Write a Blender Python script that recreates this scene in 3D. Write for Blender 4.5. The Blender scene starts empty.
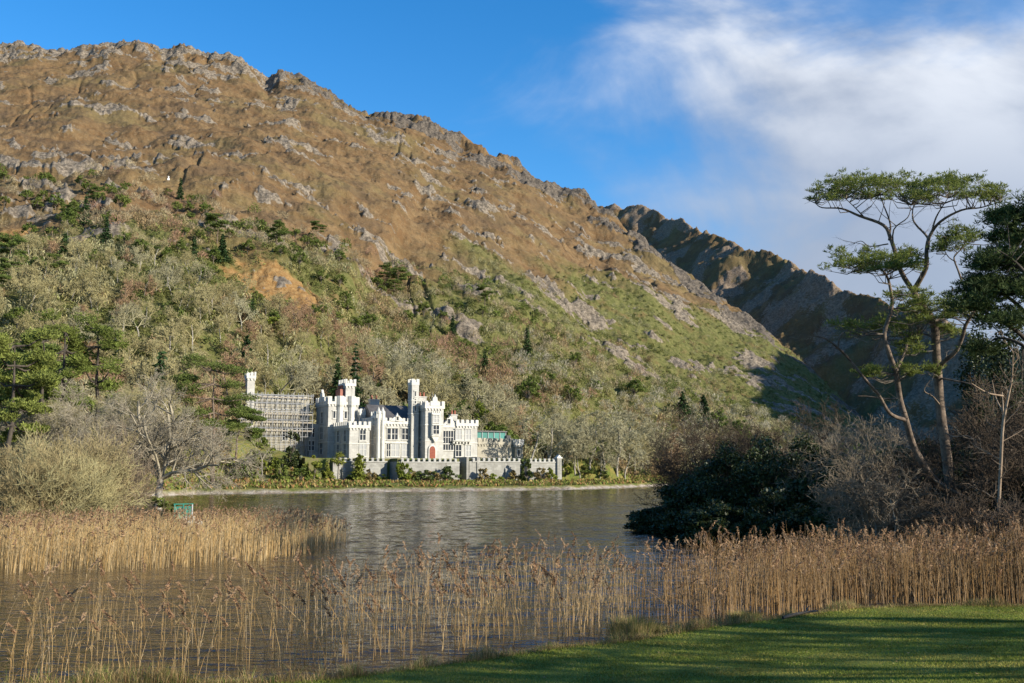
import bpy, math, random
import numpy as np
R = math.radians
C = bpy.context.scene.collection
scene = bpy.context.scene

# ------------------------------------------------------------------ camera, sky, sun, exposure
ZC = 4.5                     # eye height above the lake
PITCH = R(7.25)
SP, CP = math.sin(PITCH), math.cos(PITCH)
cam = bpy.data.cameras.new('camera')
cam.sensor_width = 36.0
cam.lens = 35.15625          # 1000 px focal length at 1024 px width
cam.clip_start = 0.1
cam.clip_end = 12000
camo = bpy.data.objects.new('camera', cam)
C.objects.link(camo)
camo.location = (0, 0, ZC)
camo.rotation_euler = (R(90) + PITCH, 0, 0)
scene.camera = camo

SUN_EL, SUN_AZ = R(20.5), R(115)       # azimuth measured from +Y towards +X
SD = np.array([math.sin(SUN_AZ) * math.cos(SUN_EL), math.cos(SUN_AZ) * math.cos(SUN_EL), math.sin(SUN_EL)])
EXPOSURE = 0.76
scene.view_settings.view_transform = 'Standard'
scene.view_settings.look = 'None'
scene.view_settings.gamma = 1
scene.view_settings.use_curve_mapping = False
scene.view_settings.exposure = EXPOSURE
scene.render.engine = 'CYCLES'
scene.cycles.max_bounces = 5
scene.cycles.diffuse_bounces = 2
scene.cycles.glossy_bounces = 3
scene.cycles.transmission_bounces = 3
scene.cycles.transparent_max_bounces = 8

sun = bpy.data.lights.new('sun', 'SUN')
sun.energy = 5.0
sun.angle = R(0.53)
sun.color = (1.0, 0.93, 0.80)
suno = bpy.data.objects.new('sun', sun)
C.objects.link(suno)
suno.location = tuple(SD * 3000)
from mathutils import Vector
suno.rotation_euler = Vector(tuple(SD)).to_track_quat('Z', 'Y').to_euler()

world = bpy.data.worlds.new('World')
scene.world = world
world.use_nodes = True


def ng(nt, kind, **kw):
    n = nt.nodes.new(kind)
    for k, v in kw.items():
        if k.startswith('i_'):
            key = k[2:]
            key = int(key) if key.isdigit() else key.replace('_', ' ')
            n.inputs[key].default_value = v
        else:
            setattr(n, k, v)
    return n


def mth(nt, op, a, b=None, c=None, clamp=False):
    n = nt.nodes.new('ShaderNodeMath')
    n.operation = op
    n.use_clamp = clamp
    for i, v in enumerate((a, b, c)):
        if v is None:
            continue
        if isinstance(v, (int, float)):
            n.inputs[i].default_value = v
        else:
            nt.links.new(v, n.inputs[i])
    return n.outputs[0]


def sstep(nt, v, a, b, lo=0.0, hi=1.0):
    n = nt.nodes.new('ShaderNodeMapRange')
    n.interpolation_type = 'SMOOTHSTEP'
    nt.links.new(v, n.inputs['Value'])
    n.inputs['From Min'].default_value = a
    n.inputs['From Max'].default_value = b
    n.inputs['To Min'].default_value = lo
    n.inputs['To Max'].default_value = hi
    return n.outputs[0]


def mixc(nt, f, a, b, blend='MIX'):
    n = nt.nodes.new('ShaderNodeMix')
    n.data_type = 'RGBA'
    n.blend_type = blend
    n.clamp_factor = True
    for key, v in ((0, f), (6, a), (7, b)):
        if isinstance(v, (int, float)):
            n.inputs[key].default_value = v
        elif isinstance(v, tuple):
            n.inputs[key].default_value = (*v, 1) if len(v) == 3 else v
        else:
            nt.links.new(v, n.inputs[key])
    return n.outputs[2]


def noise(nt, vec, scale, detail=4, rough=0.55, dist=0.0):
    n = nt.nodes.new('ShaderNodeTexNoise')
    n.inputs['Scale'].default_value = scale
    n.inputs['Detail'].default_value = detail
    n.inputs['Roughness'].default_value = rough
    n.inputs['Distortion'].default_value = dist
    if vec is not None:
        nt.links.new(vec, n.inputs['Vector'])
    return n.outputs['Fac']


def mapping(nt, vec, scale=(1, 1, 1), loc=(0, 0, 0), rot=(0, 0, 0)):
    n = nt.nodes.new('ShaderNodeMapping')
    n.inputs['Scale'].default_value = scale
    n.inputs['Location'].default_value = loc
    n.inputs['Rotation'].default_value = rot
    nt.links.new(vec, n.inputs['Vector'])
    return n.outputs[0]


def build_world():
    nt = world.node_tree
    nt.nodes.clear()
    out = nt.nodes.new('ShaderNodeOutputWorld')
    bg = nt.nodes.new('ShaderNodeBackground')
    bg.inputs['Strength'].default_value = 0.078
    sky = nt.nodes.new('ShaderNodeTexSky')
    sky.sky_type = 'NISHITA'
    sky.sun_disc = False
    sky.sun_elevation = SUN_EL
    sky.sun_rotation = SUN_AZ
    sky.altitude = 100
    sky.air_density = 1.0
    sky.dust_density = 0.2
    sky.ozone_density = 3.0
    hs = nt.nodes.new('ShaderNodeHueSaturation')
    hs.inputs['Hue'].default_value = 0.503
    hs.inputs['Saturation'].default_value = 1.34
    hs.inputs['Value'].default_value = 1.72
    nt.links.new(sky.outputs[0], hs.inputs['Color'])
    tc = nt.nodes.new('ShaderNodeTexCoord')
    d = tc.outputs['Generated']
    sep = nt.nodes.new('ShaderNodeSeparateXYZ')
    nt.links.new(d, sep.inputs[0])
    ay = mth(nt, 'MAXIMUM', mth(nt, 'ABSOLUTE', sep.outputs[1]), 0.15)
    t = mth(nt, 'DIVIDE', sep.outputs[0], ay)         # azimuth tangent
    e = mth(nt, 'DIVIDE', sep.outputs[2], ay)         # elevation tangent
    cmb = nt.nodes.new('ShaderNodeCombineXYZ')
    nt.links.new(t, cmb.inputs[0]); nt.links.new(e, cmb.inputs[1])
    n1 = noise(nt, mapping(nt, cmb.outputs[0], (1.0, 1.5, 1), (3.1, 1.7, 0), (0, 0, R(-18))), 3.2, 7, 0.56, 0.5)
    n2 = noise(nt, mapping(nt, cmb.outputs[0], (1.0, 1.9, 1), (7.3, 4.2, 2), (0, 0, R(-25))), 5.0, 6, 0.5, 0.3)
    # the bank of cloud lies to the right; its edge is frayed by the noise
    edge = mth(nt, 'ADD', t, mth(nt, 'MULTIPLY', mth(nt, 'SUBTRACT', n1, 0.5), 0.85))
    edge = mth(nt, 'ADD', edge, mth(nt, 'MULTIPLY', mth(nt, 'SUBTRACT', n2, 0.5), 0.34))
    edge = mth(nt, 'SUBTRACT', edge, mth(nt, 'MULTIPLY', mth(nt, 'MAXIMUM', mth(nt, 'SUBTRACT', e, 0.40), 0.0), 0.5))
    dens = sstep(nt, edge, -0.06, 0.34)
    n3 = noise(nt, mapping(nt, cmb.outputs[0], (1.0, 1.6, 1), (1.3, 9.2, 5)), 2.6, 6, 0.6, 0.3)
    hole = sstep(nt, mth(nt, 'ADD', n3, mth(nt, 'MULTIPLY', mth(nt, 'SUBTRACT', e, 0.38), 0.9)), 0.50, 0.74)
    dens = mth(nt, 'MULTIPLY', dens, mth(nt, 'SUBTRACT', 1.0, mth(nt, 'MULTIPLY', hole, 0.78)))
    # a few loose wisps over the hill
    wisp = mth(nt, 'MULTIPLY', sstep(nt, n2, 0.62, 0.80), sstep(nt, t, -0.15, 0.05, 0.0, 0.30))
    dens = mth(nt, 'MAXIMUM', dens, wisp)
    dens = mth(nt, 'MULTIPLY', dens, 0.93)
    lum = mth(nt, 'ADD', mth(nt, 'MULTIPLY', n2, 0.55), mth(nt, 'MULTIPLY', n1, 0.55))
    lit = mth(nt, 'MULTIPLY', sstep(nt, lum, 0.40, 0.68), sstep(nt, e, 0.20, 0.46, 0.12, 1.0))
    ccol = mixc(nt, lit, (2.7, 3.2, 4.2), (7.0, 7.3, 7.8))
    col = mixc(nt, dens, hs.outputs[0], ccol)
    nt.links.new(col, bg.inputs['Color'])
    nt.links.new(bg.outputs[0], out.inputs['Surface'])


build_world()

# ------------------------------------------------------------------ projection helpers (measuring the place)


def slope_of(py):
    v = (341.5 - py) / 1000.0
    return (SP + v * CP) / (CP - v * SP)


def ray(px, py):
    v = (341.5 - py) / 1000.0
    dy = CP - v * SP
    return (px - 512.0) / 1000.0 / dy, (SP + v * CP) / dy       # x per y, z per y


def at(px, py, Y):
    a, b = ray(px, py)
    return np.array([a * Y, Y, ZC + b * Y])


def onz(px, py, z):
    a, b = ray(px, py)
    Y = (z - ZC) / b
    return np.array([a * Y, Y, z])


def pix(p):
    x, y, z = p[0], p[1], p[2] - ZC
    dep = y * CP + z * SP
    return 512 + 1000 * x / dep, 341.5 - 1000 * (z * CP - y * SP) / dep


# ------------------------------------------------------------------ numpy noise
def _hash(ix, iy, seed):
    h = (ix.astype(np.int64) * 374761393 + iy.astype(np.int64) * 668265263 + seed * 1442695041) & 0xffffffff
    h = ((h ^ (h >> 13)) * 1274126177) & 0xffffffff
    h = (h ^ (h >> 16)) & 0xffffffff
    return h


def perlin(x, y, seed=0):
    ix, iy = np.floor(x), np.floor(y)
    fx, fy = x - ix, y - iy
    u = fx * fx * fx * (fx * (fx * 6 - 15) + 10)
    v = fy * fy * fy * (fy * (fy * 6 - 15) + 10)

    def g(ox, oy):
        a = _hash(ix + ox, iy + oy, seed) / 4294967296.0 * 2 * np.pi
        return np.cos(a) * (fx - ox) + np.sin(a) * (fy - oy)
    a = g(0, 0) * (1 - u) + g(1, 0) * u
    b = g(0, 1) * (1 - u) + g(1, 1) * u
    return (a * (1 - v) + b * v) * 1.5


def fbm(x, y, seed=0, octv=5, gain=0.5, lac=2.03):
    s = np.zeros_like(np.asarray(x, dtype=float)); a = 1.0
    for i in range(octv):
        s = s + a * perlin(x, y, seed + i * 17)
        x = x * lac + 11.3; y = y * lac - 7.7; a *= gain
    return s


def ridged(x, y, seed=0, octv=4, gain=0.55):
    s = 0; a = 1.0
    for i in range(octv):
        s = s + a * (1 - np.abs(perlin(x, y, seed + i * 31)) * 2)
        x = x * 2.07 + 3.1; y = y * 2.07 + 9.2; a *= gain
    return s


def ss(x, a, b):
    t = np.clip((x - a) / (b - a), 0, 1)
    return t * t * (3 - 2 * t)


# ------------------------------------------------------------------ mesh helpers
def mesh_np(name, V, F, mats, midx=None, smooth=False, attrs=None):
    """V (n,3); F list of int arrays (m,k); attrs: name -> (n,) float or (n,3) colour per vertex"""
    me = bpy.data.meshes.new(name)
    V = np.asarray(V, dtype=np.float32)
    F = [np.asarray(f, dtype=np.int32) for f in F if len(f)]
    nl = sum(f.size for f in F); nf = sum(len(f) for f in F)
    me.vertices.add(len(V)); me.vertices.foreach_set('co', V.ravel())
    me.loops.add(nl); me.polygons.add(nf)
    me.loops.foreach_set('vertex_index', np.concatenate([f.ravel() for f in F]))
    tot = np.concatenate([np.full(len(f), f.shape[1], dtype=np.int32) for f in F])
    st = np.concatenate([[0], np.cumsum(tot)[:-1]]).astype(np.int32)
    me.polygons.foreach_set('loop_start', st)
    try:
        me.polygons.foreach_set('loop_total', tot)
    except Exception:
        pass
    if smooth:
        me.polygons.foreach_set('use_smooth', np.ones(nf, dtype=bool))
    if not isinstance(mats, (list, tuple)):
        mats = [mats]
    for m in mats:
        me.materials.append(m)
    if midx is not None:
        me.polygons.foreach_set('material_index', np.asarray(midx, dtype=np.int32))
    for k, a in (attrs or {}).items():
        a = np.asarray(a, dtype=np.float32)
        if a.ndim == 1:
            at_ = me.attributes.new(k, 'FLOAT', 'POINT')
            at_.data.foreach_set('value', a)
        else:
            at_ = me.attributes.new(k, 'FLOAT_COLOR', 'POINT')
            at_.data.foreach_set('color', np.concatenate([a, np.ones((len(a), 1), np.float32)], axis=1).ravel())
    me.update(calc_edges=True)
    me.validate(verbose=False)
    return me


def link(name, me, parent=None, loc=None):
    o = bpy.data.objects.new(name, me)
    C.objects.link(o)
    if parent is not None:
        o.parent = parent
    if loc is not None:
        o.location = loc
    return o


def tag(o, label=None, cat=None, group=None, kind=None):
    if label: o['label'] = label
    if cat: o['category'] = cat
    if group: o['group'] = group
    if kind: o['kind'] = kind
    return o


def empty(name, loc=(0, 0, 0), rz=0.0):
    o = bpy.data.objects.new(name, None)
    C.objects.link(o)
    o.empty_display_size = 0.3
    o.location = loc
    o.rotation_euler = (0, 0, rz)
    return o


def copy_tree(o, parent=None):
    c = o.copy(); C.objects.link(c)
    if parent is not None:
        c.parent = parent
    for ch in [k for k in o.children]:
        copy_tree(ch, c)
    return c


class MB:
    """collects boxes, prisms and tubes into one mesh"""
    def __init__(s):
        s.v = []; s.f = []

    def add(s, vs, fs):
        b = len(s.v)
        s.v += [tuple(p) for p in vs]
        s.f += [tuple(i + b for i in f) for f in fs]
        return s

    def box(s, x0, x1, y0, y1, z0, z1):
        return s.add([(x0, y0, z0), (x1, y0, z0), (x1, y1, z0), (x0, y1, z0), (x0, y0, z1), (x1, y0, z1), (x1, y1, z1), (x0, y1, z1)],
                     [(0, 3, 2, 1), (4, 5, 6, 7), (0, 1, 5, 4), (1, 2, 6, 5), (2, 3, 7, 6), (3, 0, 4, 7)])

    def prism(s, poly, y0, y1):            # poly in x,z extruded along y
        n = len(poly)
        vs = [(x, y0, z) for x, z in poly] + [(x, y1, z) for x, z in poly]
        fs = [tuple(range(n)), tuple(range(2 * n - 1, n - 1, -1))]
        fs += [(i, i + n, (i + 1) % n + n, (i + 1) % n) for i in range(n)]
        return s.add(vs, fs)

    def prismx(s, poly, x0, x1):           # poly in y,z extruded along x
        n = len(poly)
        vs = [(x0, y, z) for y, z in poly] + [(x1, y, z) for y, z in poly]
        fs = [tuple(range(n)), tuple(range(2 * n - 1, n - 1, -1))]
        fs += [(i, i + n, (i + 1) % n + n, (i + 1) % n) for i in range(n)]
        return s.add(vs, fs)

    def cyl(s, cx, cy, r0, z0, z1, n=8, r1=None, rot=0.0):
        r1 = r0 if r1 is None else r1
        vs = [(cx + r0 * math.cos(rot + 2 * math.pi * i / n), cy + r0 * math.sin(rot + 2 * math.pi * i / n), z0) for i in range(n)]
        vs += [(cx + r1 * math.cos(rot + 2 * math.pi * i / n), cy + r1 * math.sin(rot + 2 * math.pi * i / n), z1) for i in range(n)]
        fs = [tuple(range(n - 1, -1, -1)), tuple(range(n, 2 * n))]
        fs += [(i, (i + 1) % n, (i + 1) % n + n, i + n) for i in range(n)]
        return s.add(vs, fs)

    def build(s, name, mat, parent=None, loc=None, smooth=False):
        me = bpy.data.meshes.new(name)
        me.from_pydata(s.v, [], s.f)
        me.materials.append(mat)
        if smooth:
            me.polygons.foreach_set('use_smooth', [True] * len(me.polygons))
        import bmesh
        bm = bmesh.new(); bm.from_mesh(me)
        bmesh.ops.recalc_face_normals(bm, faces=bm.faces)
        bm.to_mesh(me); bm.free()
        me.update()
        return link(name, me, parent, loc)


def tubes(segs, sides):
    """segs (n,8): p0 p1 r0 r1 -> V, quads"""
    S = np.asarray(segs, dtype=float)
    if len(S) == 0:
        return np.zeros((0, 3)), np.zeros((0, 4), int)
    p0, p1, r0, r1 = S[:, 0:3], S[:, 3:6], S[:, 6], S[:, 7]
    ax = p1 - p0
    ax = ax / (np.linalg.norm(ax, axis=1, keepdims=True) + 1e-9)
    ref = np.where(np.abs(ax[:, 2:3]) > 0.9, np.array([[1.0, 0, 0]]), np.array([[0, 0, 1.0]]))
    a = np.cross(ax, ref); a /= np.linalg.norm(a, axis=1, keepdims=True) + 1e-9
    b = np.cross(ax, a)
    th = np.arange(sides) * 2 * np.pi / sides
    ring = a[:, None, :] * np.cos(th)[None, :, None] + b[:, None, :] * np.sin(th)[None, :, None]
    v0 = p0[:, None, :] + ring * r0[:, None, None]
    v1 = p1[:, None, :] + ring * r1[:, None, None]
    V = np.concatenate([v0, v1], axis=1).reshape(-1, 3)
    base = (np.arange(len(S)) * 2 * sides)[:, None]
    i = np.arange(sides); j = (i + 1) % sides
    F = np.stack([base + i, base + j, base + j + sides, base + i + sides], axis=2).reshape(-1, 4)
    return V, F


def join(parts):
    """parts: list of (V, F) with equal face size -> V, F"""
    Vs, Fs, b = [], [], 0
    for V, F in parts:
        Vs.append(V); Fs.append(np.asarray(F) + b); b += len(V)
    return np.concatenate(Vs), np.concatenate(Fs)


def leaf_quads(rng, P, size, aspect=0.5, up=0.3, jit=0.4, dirs=None):
    """one quad per centre in P"""
    n = len(P)
    N = rng.normal(size=(n, 3)); N[:, 2] += up * 2
    N /= np.linalg.norm(N, axis=1, keepdims=True)
    A = rng.normal(size=(n, 3)) if dirs is None else dirs + rng.normal(size=(n, 3)) * 0.35
    A -= N * (A * N).sum(1, keepdims=True)
    A /= np.linalg.norm(A, axis=1, keepdims=True) + 1e-9
    B = np.cross(N, A)
    s = size * (1 + jit * rng.uniform(-1, 1, n))[:, None]
    a = A * s * 0.5; b = B * s * 0.5 * aspect
    V = np.stack([P - a, P + b * 1.0, P + a, P - b], axis=1).reshape(-1, 3)
    F = np.arange(4 * n).reshape(-1, 4)
    return V, F


# ------------------------------------------------------------------ materials
def newmat(name):
    m = bpy.data.materials.new(name)
    m.use_nodes = True
    m.node_tree.nodes.clear()
    return m, m.node_tree


def finish(m, nt, col, rough=0.9, bump=None, spec=0.2, transl=0.0, bstr=0.3, bdist=0.1, ior=1.5):
    out = nt.nodes.new('ShaderNodeOutputMaterial')
    p = nt.nodes.new('ShaderNodeBsdfPrincipled')
    if isinstance(col, tuple):
        p.inputs['Base Color'].default_value = (*col, 1)
    else:
        nt.links.new(col, p.inputs['Base Color'])
    if isinstance(rough, (int, float)):
        p.inputs['Roughness'].default_value = rough
    else:
        nt.links.new(rough, p.inputs['Roughness'])
    p.inputs['Specular IOR Level'].default_value = spec
    p.inputs['IOR'].default_value = ior
    if bump is not None:
        b = nt.nodes.new('ShaderNodeBump')
        b.inputs['Strength'].default_value = bstr
        b.inputs['Distance'].default_value = bdist
        nt.links.new(bump, b.inputs['Height'])
        nt.links.new(b.outputs[0], p.inputs['Normal'])
    sh = p.outputs[0]
    if transl > 0:
        t = nt.nodes.new('ShaderNodeBsdfTranslucent')
        if isinstance(col, tuple):
            t.inputs['Color'].default_value = (*col, 1)
        else:
            nt.links.new(col, t.inputs['Color'])
        mx = nt.nodes.new('ShaderNodeMixShader')
        mx.inputs[0].default_value = transl
        nt.links.new(sh, mx.inputs[1]); nt.links.new(t.outputs[0], mx.inputs[2])
        sh = mx.outputs[0]
    nt.links.new(sh, out.inputs['Surface'])
    return m


def geo_pos(nt):
    return nt.nodes.new('ShaderNodeNewGeometry').outputs['Position']


def obj_rand(nt):
    return nt.nodes.new('ShaderNodeObjectInfo').outputs['Random']


def attr(nt, name, out='Fac'):
    n = nt.nodes.new('ShaderNodeAttribute')
    n.attribute_name = name
    return n.outputs[out]


def two_tone(name, c1, c2, scale, rough=0.9, transl=0.0, bump=0.0, spec=0.15, detail=4, lo=0.35, hi=0.65, c3=None, coords='pos'):
    m, nt = newmat(name)
    vec = geo_pos(nt) if coords == 'pos' else nt.nodes.new('ShaderNodeTexCoord').outputs['Object']
    n = noise(nt, vec, scale, detail, 0.6)
    col = mixc(nt, sstep(nt, n, lo, hi), c1, c2)
    if c3 is not None:
        n2 = noise(nt, vec, scale * 5.3, 3, 0.6)
        col = mixc(nt, mth(nt, 'MULTIPLY', sstep(nt, n2, 0.5, 0.72), 0.7), col, c3)
    return finish(m, nt, col, rough, n if bump else None, spec, transl, 0.5, bump or 0.1)


def tint_mat(name, rough=0.9, transl=0.25, var=0.35, scale=1.5, spec=0.1):
    """colour comes from the attribute 'tint' of each plant, with a little noise"""
    m, nt = newmat(name)
    col = attr(nt, 'tint', 'Color')
    n = noise(nt, geo_pos(nt), scale, 3, 0.6)
    k = sstep(nt, n, 0.3, 0.7, 1 - var, 1 + var)
    mul = nt.nodes.new('ShaderNodeVectorMath'); mul.operation = 'SCALE'
    nt.links.new(col, mul.inputs[0]); nt.links.new(k, mul.inputs['Scale'])
    return finish(m, nt, mul.outputs[0], rough, None, spec, transl)


def rand_mat(name, c1, c2, rough=0.9, transl=0.0, scale=2.0, var=0.25, spec=0.1):
    """colour differs from one plant to the next"""
    m, nt = newmat(name)
    col = mixc(nt, obj_rand(nt), c1, c2)
    n = noise(nt, geo_pos(nt), scale, 3, 0.6)
    k = sstep(nt, n, 0.3, 0.7, 1 - var, 1 + var)
    mul = nt.nodes.new('ShaderNodeVectorMath'); mul.operation = 'SCALE'
    nt.links.new(col, mul.inputs[0]); nt.links.new(k, mul.inputs['Scale'])
    return finish(m, nt, mul.outputs[0], rough, None, spec, transl)


def stone_mat(name, c1, c2, brick=0.6, mort=0.75):
    m, nt = newmat(name)
    tc = nt.nodes.new('ShaderNodeTexCoord').outputs['Object']
    # courses run round every face: take x+y as the running coordinate
    sep = nt.nodes.new('ShaderNodeSeparateXYZ'); nt.links.new(tc, sep.inputs[0])
    cmb = nt.nodes.new('ShaderNodeCombineXYZ')
    nt.links.new(mth(nt, 'ADD', sep.outputs[0], sep.outputs[1]), cmb.inputs[0])
    nt.links.new(sep.outputs[2], cmb.inputs[1])
    b = nt.nodes.new('ShaderNodeTexBrick')
    b.inputs['Scale'].default_value = 1.0
    b.inputs['Brick Width'].default_value = brick * 1.7
    b.inputs['Row Height'].default_value = brick * 0.6
    b.inputs['Mortar Size'].default_value = 0.02
    b.inputs['Color1'].default_value = (*c1, 1)
    b.inputs['Color2'].default_value = (*c2, 1)
    b.inputs['Mortar'].default_value = (*[x * mort for x in c1], 1)
    nt.links.new(cmb.outputs[0], b.inputs['Vector'])
    n = noise(nt, tc, 0.5, 6, 0.65)
    n2 = noise(nt, mapping(nt, tc, (1.3, 1.3, 0.18)), 1.0, 4, 0.6)
    col = mixc(nt, sstep(nt, n, 0.35, 0.70, 0, 0.5), b.outputs['Color'], tuple(x * 0.55 for x in c2))
    col = mixc(nt, sstep(nt, n2, 0.50, 0.75, 0, 0.55), col, (c2[0] * 0.5, c2[1] * 0.48, c2[2] * 0.42))
    return finish(m, nt, col, 0.88, b.outputs['Fac'], 0.2, 0, 0.3, -0.03)


M = {}
M['stone_white'] = stone_mat('pale_granite', (0.51, 0.49, 0.44), (0.43, 0.415, 0.375))
M['trim'] = two_tone('dressed_limestone', (0.58, 0.56, 0.50), (0.48, 0.46, 0.41), 1.2, 0.85)
M['stone_cream'] = stone_mat('cream_stone', (0.43, 0.39, 0.30), (0.36, 0.33, 0.26))
M['stone_wall'] = stone_mat('grey_terrace_stone', (0.36, 0.35, 0.31), (0.27, 0.26, 0.23))
M['stone_coping'] = two_tone('weathered_coping', (0.40, 0.39, 0.35), (0.30, 0.29, 0.26), 1.2, 0.9)
M['slate'] = two_tone('slate', (0.062, 0.057, 0.054), (0.090, 0.084, 0.080), 1.4, 0.5, spec=0.4)
M['glass'] = finish(*newmat('window_glass'), (0.022, 0.027, 0.035), 0.12, None, 0.5)
M['glass2'] = finish(*newmat('curtained_glass'), (0.30, 0.30, 0.29), 0.3, None, 0.5)
M['door_red'] = two_tone('red_door_paint', (0.24, 0.065, 0.035), (0.19, 0.05, 0.03), 2.0, 0.5)
M['pot'] = two_tone('terracotta', (0.32, 0.12, 0.08), (0.26, 0.10, 0.065), 3.0, 0.8)
M['brick'] = stone_mat('red_brick', (0.40, 0.17, 0.12), (0.34, 0.15, 0.11), 0.25)
M['steel'] = finish(*newmat('scaffold_steel'), (0.30, 0.30, 0.30), 0.45, None, 0.5)
M['plank'] = two_tone('scaffold_board', (0.33, 0.29, 0.23), (0.24, 0.21, 0.17), 1.5, 0.85)
M['teal_glass'] = two_tone('green_sheeting', (0.015, 0.14, 0.115), (0.03, 0.20, 0.165), 0.35, 0.35, spec=0.4)
M['teal_paint'] = two_tone('teal_paint', (0.015, 0.19, 0.145), (0.02, 0.14, 0.11), 1.5, 0.6)
M['dark'] = finish(*newmat('recess_shade_paint'), (0.03, 0.03, 0.03), 0.9)  # flat dark colour in place of the shade inside an opening
M['white_paint'] = two_tone('whitewash', (0.80, 0.80, 0.78), (0.72, 0.72, 0.70), 2.0, 0.7)
M['rust'] = two_tone('drain_iron', (0.06, 0.06, 0.06), (0.10, 0.09, 0.08), 2.0, 0.6)

# ------------------------------------------------------------------ terrain
ridge_px = np.array([(-420, 100), (-200, 78), (-60, 56), (0, 50), (20, 46), (70, 47), (100, 42), (125, 43), (150, 46), (162, 53), (180, 51), (215, 55),
                     (240, 63), (258, 76), (268, 83), (280, 74), (305, 75), (330, 88), (350, 100), (365, 106), (400, 116), (430, 127), (460, 140),
                     (490, 151), (510, 155), (530, 168), (545, 180), (565, 187), (590, 200), (612, 214), (640, 234), (668, 258), (700, 283), (735, 306),
                     (765, 326), (800, 356), (830, 385), (860, 412), (900, 440), (960, 462), (1100, 466)], float)
_rt = np.array([ray(a, b)[0] for a, b in ridge_px])
_re = np.array([ray(a, b)[1] for a, b in ridge_px])
_o = np.argsort(_rt); _rt, _re = _rt[_o], _re[_o]
_rts = np.linspace(-0.95, 0.7, 400)
_res = np.interp(_rts, _rt, _re)
for _ in range(120):
    _res[1:-1] = (_res[:-2] + 2 * _res[1:-1] + _res[2:]) / 4

shore_pts = np.array([(-400, 60), (-150, 110), (-90, 132), (-62, 152)] +
                     [tuple(onz(a, b, 0)[:2]) for a, b in ((195, 494.3), (300, 493), (400, 491.8), (480, 491), (570, 489.6), (640, 487), (668, 485.5))] +
                     [(75, 285), (140, 330), (400, 420)], float)


def shoreY(x):
    return np.interp(x, shore_pts[:, 0], shore_pts[:, 1])


CASTLE_A = R(30)
CU = np.array([math.cos(CASTLE_A), math.sin(CASTLE_A)]); CV = np.array([-math.sin(CASTLE_A), math.cos(CASTLE_A)])
O3 = at(425, 459, 238.0)
CO = O3[:2]; CZ = float(O3[2])


def local(x, y):
    dx, dy = x - CO[0], y - CO[1]
    return dx * CU[0] + dy * CU[1], dx * CV[0] + dy * CV[1]




def Rdist(t):
    return np.interp(t, [-0.9, -0.45, -0.2, 0.05, 0.2, 0.34, 0.6], [900, 900, 880, 800, 700, 600, 560])


def hill_raw(x, y, detail=True):
    """height of the far shore and the hill; x,y arrays"""
    x = np.asarray(x, float); y = np.asarray(y, float)
    t = x / np.maximum(y, 1)
    sh = shoreY(x)
    d = (y - sh) * 0.86
    bank = 0.9 * ss(d, -0.6, 2.5) + 0.7 * ss(d, 2, 14) - 0.8 * ss(-d, 0.3, 4)
    # terrace of the castle
    u, v = local(x, y)
    tu = ss(u, -40, -22)
    ter = ss(v, -6.5, -4.5) * tu * (1 - ss(u, 46, 60))
    z = bank + (CZ - 1.6) * ter
    lawn = ss(d, 8, 50) * 9.0 * (1 - tu)        # grass slope left of the castle
    z = z + lawn
    rise = ss(d, 10, 60) * 4.5 * ss(u, 40, 70)
    z = z + rise * (1 - ter)
    B = sh + 62 + 10 * np.sin(x * 0.02)
    Rr = np.maximum(Rdist(t), B + 200)
    s = (y - B) / (Rr - B)
    kk = ss(s, 0.80, 0.97)
    H = ZC + (np.interp(t, _rt, _re) * kk + np.interp(t, _rts, _res) * (1 - kk)) * Rr
    sc = np.clip(s, 0, 1)
    prof = 0.80 * sc + 0.20 * sc ** 2
    prof = prof * ss(s, -0.02, 0.12)
    zt = np.maximum(H - 9, 0) * prof
    back = np.maximum(s - 1, 0) * (Rr - B)
    zt = zt - back * 0.55 - back ** 2 * 0.0006
    z = z + zt
    if detail:
        w = ss(s, 0.02, 0.25)
        up = ss(s, 0.25, 0.6)
        top = np.exp(-((s - 0.965) / 0.05) ** 2)
        amp = np.clip(H / 200.0, 0.15, 1)
        z = z + w * amp * (7.0 * fbm(x / 95, y / 95, 3, 4) + 3.0 * fbm(x / 24, y / 20, 8, 5))
        # gullies running down the slope
        g = fbm(t * 9 + fbm(x / 160, y / 160, 71, 3) * 0.45, y / 700, 5, 3)
        gm = ss(fbm(x / 120, y / 120, 77, 2), -0.05, 0.35)
        z = z - w * amp * 2.0 * gm * ss(0.055 - np.abs(g), 0.0, 0.055)
        rm = rock_mask(x, y, s) * ss(s, 0.10, 0.25)
        crag = ridged(x / 26, y / 15, 21, 5)
        z = z + rm * amp * (1.5 + 2.3 * (crag - 0.8) + 0.9 * fbm(x / 5.5, y / 5.0, 44, 3))
        z = z + top * amp * (2.0 + 4.5 * (ridged(x / 34, y / 34, 27, 4) - 1.0))
        z = z + w * 0.8 * fbm(x / 4.2, y / 3.4, 61, 4)
    z = np.where(d < -4, np.minimum(z, -0.8), z)
    return z


def hill_s(x, y):
    t = x / np.maximum(y, 1)
    B = shoreY(x) + 62 + 10 * np.sin(x * 0.02)
    Rr = np.maximum(Rdist(t), B + 200)
    return (y - B) / (Rr - B)


def rock_mask(x, y, s):
    n = fbm(x / 40, y / 24, 12, 6, 0.62) + 0.25 * fbm(x / 9, y / 6, 15, 3)
    t = x / np.maximum(y, 1)
    bias = np.interp(s, [0.0, 0.18, 0.30, 0.38, 0.5, 0.75, 0.88, 0.95, 1.05], [-0.6, -0.4, -0.10, -0.05, -0.20, -0.21, -0.06, 0.38, 0.42])
    bias = bias + 0.13 * ss(t, -0.02, 0.10) * ss(s, 0.25, 0.5)
    return ss(n + bias, 0.20, 0.55)


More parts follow.
